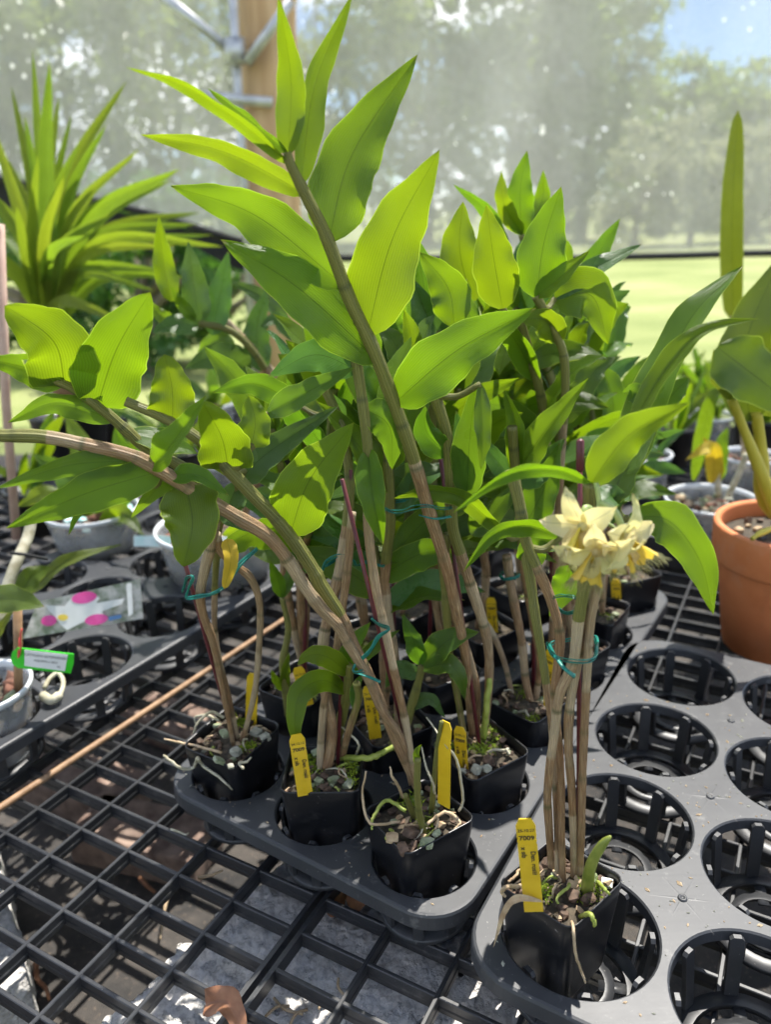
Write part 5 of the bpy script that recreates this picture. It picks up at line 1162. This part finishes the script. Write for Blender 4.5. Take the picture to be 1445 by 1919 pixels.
def plate(corners, th, root, name, mat):
    p = [Vector(q) for q in corners]; n = (p[1] - p[0]).cross(p[3] - p[0]).normalized(); n = n if n.dot(CAM - p[0]) > 0 else -n
    b = MB(); b.add([q for q in p] + [q - n * th for q in p], [(0, 1, 2, 3), (7, 6, 5, 4), (0, 4, 5, 1), (1, 5, 6, 2), (2, 6, 7, 3), (3, 7, 4, 0)]); return b.build(name, M[mat], root, smooth=False), n
gl = thing('green_label', 'bright green plastic label with white printed sticker hanging on the stick', 'plant label', P(75, 1258, .82))
cs_ = []
for (x, y) in ((32, 1214), (137, 1226), (137, 1243), (132, 1262), (32, 1252), (23, 1245), (19, 1234), (22, 1222)): cs_.append(P(x, y, .822))
b = MB(); nn = Vector((0, .0015, 0)); n = len(cs_); b.add(cs_ + [q + nn for q in cs_], [tuple(range(n)), tuple(range(2 * n - 1, n - 1, -1))] + [(i, i + n, (i + 1) % n + n, (i + 1) % n) for i in range(n)]); b.build('label_plate', M['label_green'], gl, smooth=False)
st_, n_ = plate([P(45, 1218, .8212), P(126, 1227, .8212), P(121, 1258, .8212), P(45, 1248, .8212)], .0003, gl, 'sticker', 'white')
xr = (P(126, 1227, .8208) - P(45, 1218, .8208)).normalized(); up_ = Vector((0, -1, 0)).cross(xr).normalized(); up_ = up_ if up_.z > 0 else -up_
for body, sz, px, py in (('CATTLEYA INTERMEDIA', .0046, 84, 1231), ('AQUINII x SELF', .0042, 85, 1240), ('42', .0042, 109, 1250)):
    me = text_mesh(body, sz); me.materials.append(M['ink']); o = bpy.data.objects.new('printed_text', me); COL.objects.link(o); o.parent = gl
    mm = Matrix((xr, up_, xr.cross(up_))).transposed().to_4x4(); mm.translation = P(px, py, .8204) - world_loc(gl); o.matrix_local = mm
b = MB(); b.tube(spline([P(40, 1178, .826), P(37, 1195, .822), P(38, 1215, .819), P(33, 1232, .819), P(36, 1195, .828)], 16), .0011, 6); b.build('string', M['red_string'], gl)
pl = thing('picture_label', 'plastic flower picture label with white and magenta bloom lying at left', 'plant label', P(150, 1190, .93))
A0, A1, A2, A3 = P(70, 1128, .955), P(262, 1085, 1.0), P(268, 1159, .985), P(42, 1197, .93)
_, n_ = plate([A0, A1, A2, A3], .0012, pl, 'card', 'print_bg')
def on(x, y, k=1):   # photo point on the card, lifted k tenths of a millimetre
    d = ray(x, y); t = (A0 - CAM).dot(n_) / d.dot(n_); return CAM + d * t + n_ * (.0003 * k)
def blob(pts, name, mat, k):
    b = MB(); p = [on(x, y, k) for x, y in pts]; b.add(p, [tuple(range(len(p)))]); o = b.build(name, M[mat], pl, smooth=False)
    return o
def ell(cx, cy, rx, ry, rot=0, n=18): return [(cx + rx * math.cos(t) * math.cos(rot) - ry * math.sin(t) * math.sin(rot), cy + rx * math.cos(t) * math.sin(rot) + ry * math.sin(t) * math.cos(rot)) for t in [2 * math.pi * i / n for i in range(n)]]
blob([(84, 1134), (120, 1136), (135, 1118), (165, 1112), (186, 1120), (180, 1130), (233, 1121), (228, 1132), (190, 1146), (200, 1160), (165, 1162), (150, 1168), (125, 1181), (112, 1170), (104, 1158), (92, 1146)], 'printed_white_petals', 'white', 1)
blob(ell(157, 1120, 24, 11, -.15), 'printed_magenta_petal', 'magenta', 2); blob(ell(91, 1163, 15, 10, -.1), 'printed_magenta_petal', 'magenta', 2); blob(ell(180, 1161, 22, 10, -.15), 'printed_magenta_petal', 'magenta', 2)
blob(ell(117, 1157, 10, 6), 'printed_yellow_heart', 'print_yellow', 3); blob([(202, 1156), (226, 1151), (227, 1158), (204, 1164)], 'printed_blue_patch', 'print_blue', 2); blob([(236, 1094), (246, 1092), (249, 1150), (240, 1156)], 'printed_white_bar', 'white', 2)
# clip of bent plastic on the tray
b = MB(); b.tube(spline([PZ(82, 1290, .078), PZ(92, 1272, .082), PZ(108, 1262, .084), PZ(118, 1278, .080), PZ(112, 1300, .078), PZ(95, 1312, .076), PZ(80, 1303, .076)], 24), [.003 + .003 * (i > 15) for i in range(24)], 8); tag(b.build('plastic_clip', M['root']), 'pale bent plastic clip lying on the far left tray', 'clip')
# cattleya in the left pot
cl = thing('cattleya_plant', 'thick leaved orchid leaning in at the left edge behind the green label', 'orchid', P(-20, 1230, .86))
leaf(cl, [(-60, 1130, .84), (20, 1122, .82), (82, 1137, .80)], 58, 'leaf_cat', roll=4, fold=8, p=.75)
leaf(cl, [(45, 1120, .98), (120, 1055, .98), (228, 1020, .99)], 34, 'leaf_cat', roll=34, fold=24)
leaf(cl, [(40, 1110, .95), (60, 1080, .96), (95, 1062, .97)], 46, 'leaf_cat', roll=10)
leaf(cl, [(-10, 1200, .86), (8, 1165, .86), (28, 1140, .86)], 18, 'leaf_cat', roll=30)
b = MB(); b.tube(spline([P(-5, 1180, .9), P(15, 1095, .93), P(32, 1050, .95), P(52, 1005, .98), P(60, 960, 1.0)], 16), .0075, 10); b.build('cane', M['root'], cl)
b = MB(); b.tube(spline([P(18, 1036, .925), P(50, 1040, .93), P(88, 1048, .95)], 8), .0022, 6); tag(b.build('black_wire', M['black_cloth']), 'black wire tie round the pale cane at the left edge', 'wire')
b = MB(); b.tube([P(-2, 420, 1.28), P(10, 750, 1.28), P(30, 1010, 1.26)], .0075, 10); tag(b.build('bamboo_stake', simple('pink_bamboo', (.42, .26, .20), (.52, .36, .28), .6, 30, .2)), 'pinkish tan stake standing at the left edge', 'stake')

# ---- clear bowl with the blurred dendrobium behind
mp_ = clear_pot('clear_pot', 'wide clear pot of red brown chunks behind the withered leaf', (P(410, 1040, 1.22).x, 1.22), .150, .098, .085, ['clay', 'bark', 'husk'], 5, .85, 46, .012)
lp2 = clear_pot('clear_pot', 'clear pot of red chunks left of the wide clear pot', (P(180, 1005, 1.36).x, 1.36), .135, .082, .08, ['clay', 'bark', 'teal_card'], 6, .85, 34, .012)
tc_ = thing('pale_label', 'pale teal label lying across two clear pots', 'plant label', P(340, 1015, 1.2)); plate([P(250, 1004, 1.22), P(432, 1006, 1.16), P(432, 1026, 1.155), P(250, 1024, 1.215)], .001, tc_, 'card', 'teal_card')
tc_ = thing('picture_label', 'small yellow and pink picture label seen between the canes', 'plant label', P(630, 1010, 1.15)); plate([P(612, 955, 1.17), P(652, 950, 1.17), P(650, 985, 1.165), P(608, 985, 1.165)], .001, tc_, 'card', 'print_yellow'); plate([P(608, 985, 1.165), P(650, 985, 1.165), P(648, 1008, 1.16), P(606, 1008, 1.16)], .001, tc_, 'card_base', 'magenta')
bo = mp_
def bcane(root, pts, r, g0, g1, brk=None): cane(root, [P(*q) for q in pts], r, r * .9, g0, g1, brk=brk, seg=9)
bcane(bo, [(420, 1030, 1.22), (470, 900, 1.22), (510, 760, 1.20), (495, 690, 1.18), (440, 625, 1.16), (372, 605, 1.14)], .0055, 0, 1, .6)
bcane(bo, [(430, 1030, 1.23), (490, 880, 1.24), (525, 740, 1.23), (500, 685, 1.22), (460, 640, 1.20), (415, 595, 1.18)], .007, 0, 0)
for ctrl, w_, mt in ([[(322, 565, 1.13), (305, 490, 1.13), (297, 405, 1.12)], 46, 'leaf'], [[(374, 604, 1.14), (362, 530, 1.14), (352, 452, 1.14)], 58, 'leaf_dark'], [[(398, 628, 1.15), (412, 550, 1.16), (428, 470, 1.16)], 54, 'leaf_dark'], [[(372, 610, 1.14), (330, 608, 1.12), (282, 622, 1.10)], 46, 'leaf_dark'],
                      [[(470, 694, 1.18), (410, 668, 1.15), (345, 690, 1.12)], 66, 'leaf_dark'], [[(490, 695, 1.20), (480, 620, 1.21), (500, 540, 1.22)], 56, 'leaf_dark'], [[(540, 600, 1.25), (480, 550, 1.25), (430, 528, 1.25)], 32, 'leaf_dark'], [[(365, 600, 1.13), (340, 570, 1.12), (318, 535, 1.11)], 26, 'leaf'],
                      [[(560, 640, 1.22), (520, 600, 1.21), (488, 612, 1.2)], 36, 'leaf_dark'], [[(330, 610, 1.13), (300, 590, 1.13), (270, 560, 1.13)], 30, 'leaf'], [[(440, 650, 1.16), (400, 640, 1.18), (370, 660, 1.2)], 40, 'leaf_mid']):
    leaf(bo, ctrl, w_, mt, roll=R.uniform(-14, 14))
for ctrl, w_, mt in ([[(190, 1000, 1.36), (225, 960, 1.30), (270, 1005, 1.25)], 44, 'leaf'], [[(180, 1000, 1.36), (130, 900, 1.36), (60, 850, 1.36)], 60, 'leaf_mid'], [[(190, 990, 1.36), (230, 880, 1.36), (215, 800, 1.36)], 66, 'leaf_mid'], [[(170, 990, 1.36), (90, 930, 1.36), (30, 950, 1.36)], 50, 'leaf_strap'], [[(185, 990, 1.36), (160, 860, 1.4), (120, 770, 1.42)], 60, 'leaf_strap']):
    leaf(lp2, ctrl, w_, mt, roll=R.uniform(-14, 14))

# ---- strap-leaved plant at the upper left
sp = thing('strap_leaf_plant', 'tall spiky plant with long strap leaves at the upper left', 'plant', Vector((P(95, 600, 1.95).x, 1.95, 0)))
base = P(95, 590, 1.95); b = MB(); b.lathe((base.x, 1.95, 0), [(.07, .0), (.095, .17), (.10, .18), (.092, .18), (.088, .165), (.001, .160)], 30); b.build('pot', M['pot'], sp)
b = MB(); b.tube([(base.x, 1.95, .15), (base.x, 1.95, base.z - .05), base + Vector((0, 0, .03))], [.028, .026, .03], 12); b.build('stem', M['bamboo'], sp)
for k, (tx, ty, w_, dy, mt) in enumerate([(60, 92, 34, .05, 0), (92, 116, 52, -.05, 0), (236, 152, 44, .08, 0), (134, 212, 30, .12, 1), (338, 316, 54, -.1, 0), (322, 335, 40, .1, 0), (368, 420, 44, .1, 1), (376, 398, 40, .15, 0), (418, 462, 40, -.1, 1), (300, 505, 44, -.15, 0), (-12, 262, 46, .1, 0), (-40, 340, 52, -.05, 0), (15, 300, 40, .15, 0), (178, 352, 46, .05, 0), (290, 545, 40, -.2, 0), (-60, 450, 50, -.1, 0), (205, 400, 44, -.12, 0), (30, 385, 44, -.12, 0), (150, 262, 40, -.02, 0), (45, 215, 40, .0, 0), (-50, 540, 46, .1, 0), (240, 610, 40, -.2, 0), (350, 520, 36, .1, 0), (110, 180, 36, .1, 0), (20, 160, 36, .1, 0), (200, 230, 36, .0, 0), (260, 280, 36, -.08, 0), (70, 290, 36, -.15, 0), (120, 330, 38, -.2, 0), (400, 440, 34, .05, 0), (330, 460, 36, -.2, 0), (-30, 200, 38, 0, 0), (280, 420, 36, .15, 0), (160, 440, 36, -.25, 0), (-20, 420, 36, .1, 0)]):
    t3 = P(tx, ty, 1.95 + dy); q0 = base + Vector((R.uniform(-.02, .02), R.uniform(-.02, .02), R.uniform(-.03, .03))); d_ = t3 - q0; md = q0 + d_ * .5 + Vector((-d_.x * .12, 0, abs(d_.x) * .16 + .01))
    leaf3(sp, [q0, md, t3], pxm(w_ * .74, md), 'leaf_yellow' if mt and 0 else 'leaf_strap', roll=R.uniform(-20, 20), fold=24, wave=.03, p=.55, tipp=.6, n=14, m=2, jag=0)

# ---- terracotta pot and its orchid
tcn = P(1478, 1005, 1.04); tr_ = .100; th = .198
tp = thing('terracotta_pot', 'orange terracotta pot with a thick leaved orchid at the right edge', 'potted plant', Vector((tcn.x, 1.04, 0)))
b = MB(); b.lathe((tcn.x, 1.04, 0), [(.001, .002), (tr_ * .66, .0), (tr_ * .69, .004), (tr_ * .90, th - .062), (tr_ * .905, th - .058), (tr_ * .985, th - .056), (tr_ * 1.0, th - .052), (tr_ * 1.02, th - .004), (tr_ * 1.005, th), (tr_ * .93, th), (tr_ * .915, th - .004), (tr_ * .89, th - .05)], 64); b.build('pot', M['terra'], tp)
b = MB(); b.lathe((tcn.x, 1.04, 0), [(tr_ * .9, th - .024), (tr_ * .5, th - .020), (.0005, th - .018)], 30); b.build('potting_mix', M['mix'], tp)
for k in range(46):
    a = R.uniform(0, 6.28); q = math.sqrt(R.random()) * tr_ * .84; m_ = MB(); chip_geom(m_, Vector((tcn.x + q * math.cos(a), 1.04 + q * math.sin(a), th - .018)), R.uniform(.006, .012), R, .8, 2); m_.build('bark_chip', M[R.choice(['bark', 'bark', 'char', 'stone', 'husk'])], tp, smooth=False)
for pts, r in (([(1462, 985, 1.03), (1440, 920, 1.03), (1405, 830, 1.03), (1372, 748, 1.03)], .0085), ([(1472, 985, 1.05), (1432, 930, 1.05), (1428, 850, 1.05), (1418, 770, 1.05)], .0105), ([(1485, 985, 1.07), (1470, 880, 1.08), (1460, 760, 1.08)], .010), ([(1450, 990, .99), (1425, 1000, .98), (1410, 1010, .97)], .004)):
    b = MB(); c = spline([P(*q) for q in pts], 20); b.tube(c, [r * (.75 + .35 * math.sin(math.pi * min(1, i / 14))) for i in range(20)], 10); b.build('cane', M['catcane'], tp)
leaf(tp, [(1372, 750, 1.03), (1360, 700, 1.02), (1338, 655, 1.0)], 60, 'leaf_cat', roll=40, fold=20)
leaf(tp, [(1345, 650, .99), (1410, 700, .98), (1540, 800, .97)], 120, 'leaf_cat', roll=10, fold=8, p=.7)
leaf(tp, [(1405, 790, 1.05), (1400, 640, 1.06), (1470, 470, 1.07)], 110, 'leaf_cat', roll=6, fold=10, p=.6)
leaf(tp, [(1440, 780, 1.07), (1470, 650, 1.08), (1500, 540, 1.09)], 90, 'leaf_strap', roll=6)
# ---- plant with the single tall leaf
tl = clear_pot('clear_pot', 'clear pot with the single tall upright leaf at right', (P(1400, 900, 1.62).x, 1.62), .12, .06, .085, ['bark', 'stone', 'clay'], 8, .82, 20, .01)
b = MB(); b.tube(spline([P(1398, 880, 1.62), P(1390, 760, 1.6), P(1383, 650, 1.58), P(1376, 590, 1.56)], 14), .006, 9); b.build('cane', M['cane'], tl)
leaf(tl, [(1374, 600, 1.56), (1373, 400, 1.55), (1384, 206, 1.54)], 46, 'leaf_cat', roll=8, fold=14, p=.62, tipp=.38, wave=.03, jag=.01)
# ---- right clear pot, black flat
b = MB(); cR = P(1332, 960, 1.40); L0 = Vector((cR.x, 1.44, 0)); Rm = Matrix.Rotation(BA, 3, 'Z')
for dx, dy, sx, sy, sz, z in ((0, 0, .40, .30, .006, .003), (-.2, 0, .006, .30, .055, .0275), (.2, 0, .006, .30, .055, .0275), (0, -.15, .406, .006, .055, .0275), (0, .15, .406, .006, .055, .0275)): b.box(L0 + Rm @ Vector((dx, dy, z)), sx, sy, sz, Rm)
tag(b.build('black_flat', M['rib'], smooth=False), 'shallow black tray under the whitish clear pot at right', 'tray')
rp_ = clear_pot('clear_pot', 'whitish clear pot with a yellowing plant left of the terracotta pot', (cR.x, 1.40), .105, .084, .095, ['husk', 'stone', 'stone_green', 'clay'], 9, .84, 40, .011)
for ctrl, w_, mt in ([[(1335, 905, 1.40), (1335, 840, 1.38), (1285, 862, 1.36)], 34, 'leaf_yellow'], [[(1345, 905, 1.40), (1340, 850, 1.40), (1318, 820, 1.4)], 30, 'leaf_yellow'], [[(1348, 900, 1.40), (1352, 840, 1.40), (1365, 800, 1.4)], 34, 'leaf_mid'], [[(1300, 900, 1.55), (1330, 760, 1.5), (1360, 720, 1.5)], 30, 'leaf_mid'], [[(1195, 905, 1.45), (1240, 840, 1.45), (1290, 800, 1.46)], 18, 'leaf_dark']):
    leaf(rp_, ctrl, w_, mt, roll=R.uniform(-14, 14))
for pts, r in (([(1348, 930, 1.40), (1345, 890, 1.40), (1340, 850, 1.4)], .006), ([(1365, 930, 1.42), (1385, 890, 1.42), (1400, 850, 1.42)], .006)):
    b = MB(); b.tube(spline([P(*q) for q in pts], 12), r, 9); b.build('cane', M['root'], rp_)

# ---- blurred pots further back on the bench
def small_plant(root, c, z, n, L, mats, seed, wf=.22):
    rr = random.Random(seed)
    for k in range(n):
        az = rr.uniform(0, 6.28); el = rr.uniform(.5, 1.35); d_ = Vector((math.cos(az) * math.cos(el), math.sin(az) * math.cos(el), math.sin(el))); l = L * rr.uniform(.6, 1.15); q0 = Vector((c[0], c[1], z)) + Vector((rr.uniform(-.02, .02), rr.uniform(-.02, .02), 0))
        leaf3(root, [q0, q0 + d_ * l * .55 + Vector((0, 0, l * .05)), q0 + d_ * l - Vector((0, 0, l * .12))], l * wf * rr.uniform(.8, 1.2), rr.choice(mats), roll=rr.uniform(-70, 70), n=10, m=2, fold=18)
FAR = [(1205, 880, 1.72, 1, 'clear pot with small green leaves behind the flowering orchid'), (1262, 800, 1.95, 0, 'black pot with leafy plant left of the yellow leaf'), (1330, 790, 2.05, 1, 'clear pot with upright leaves behind the whitish clear pot'), (1210, 770, 2.25, 1, 'clear pot far back near the end of the bench at right'), (1420, 800, 2.0, 0, 'black pot hidden behind the terracotta orchid leaves'), (1300, 742, 2.45, 0, 'black pot at the far right end of the bench'), (1150, 760, 2.35, 0, 'black pot with bluish leaves right of the leaf mass'), (1400, 742, 2.5, 1, 'clear pot at the far right corner of the bench'),
       (60, 900, 1.6, 0, 'black pot below the strap leaf plant at left'), (240, 880, 1.62, 1, 'clear pot behind the horizontal cane at left'), (330, 820, 1.85, 0, 'black pot behind the blunt leaves at left'), (430, 850, 1.75, 1, 'clear pot behind the leafy canes left of centre'), (200, 790, 2.2, 0, 'black pot at the far left end of the bench'), (540, 820, 1.9, 0, 'black pot behind the pale upright cane'), (400, 760, 2.35, 1, 'clear pot at the far end of the bench left of the post')]
for k, (px, py, Y, kind, lab) in enumerate(FAR):
    x = P(px, py, Y).x; rr = random.Random(900 + k)
    if kind:
        r_ = clear_pot('clear_pot', lab, (x, Y), .10, .06, .098, ['clay', 'bark', 'stone'], 60 + k, .82, 12, .012); z = .09
    else:
        r_ = thing('nursery_pot', lab, 'potted plant', Vector((x, Y, 0)), 'black nursery pots'); b = MB(); b.lathe((x, Y, 0), [(.001, .002), (.045, 0), (.058, .088), (.062, .090), (.062, .10), (.057, .10), (.055, .085), (.001, .086)], 28); b.build('pot', M['pot'], r_); z = .085
    small_plant(r_, (x, Y), z, rr.randint(6, 9), rr.uniform(.13, .22), ['leaf_mid', 'leaf_dark', 'leaf_strap', 'leaf'], 700 + k, rr.choice([.16, .24, .3]))
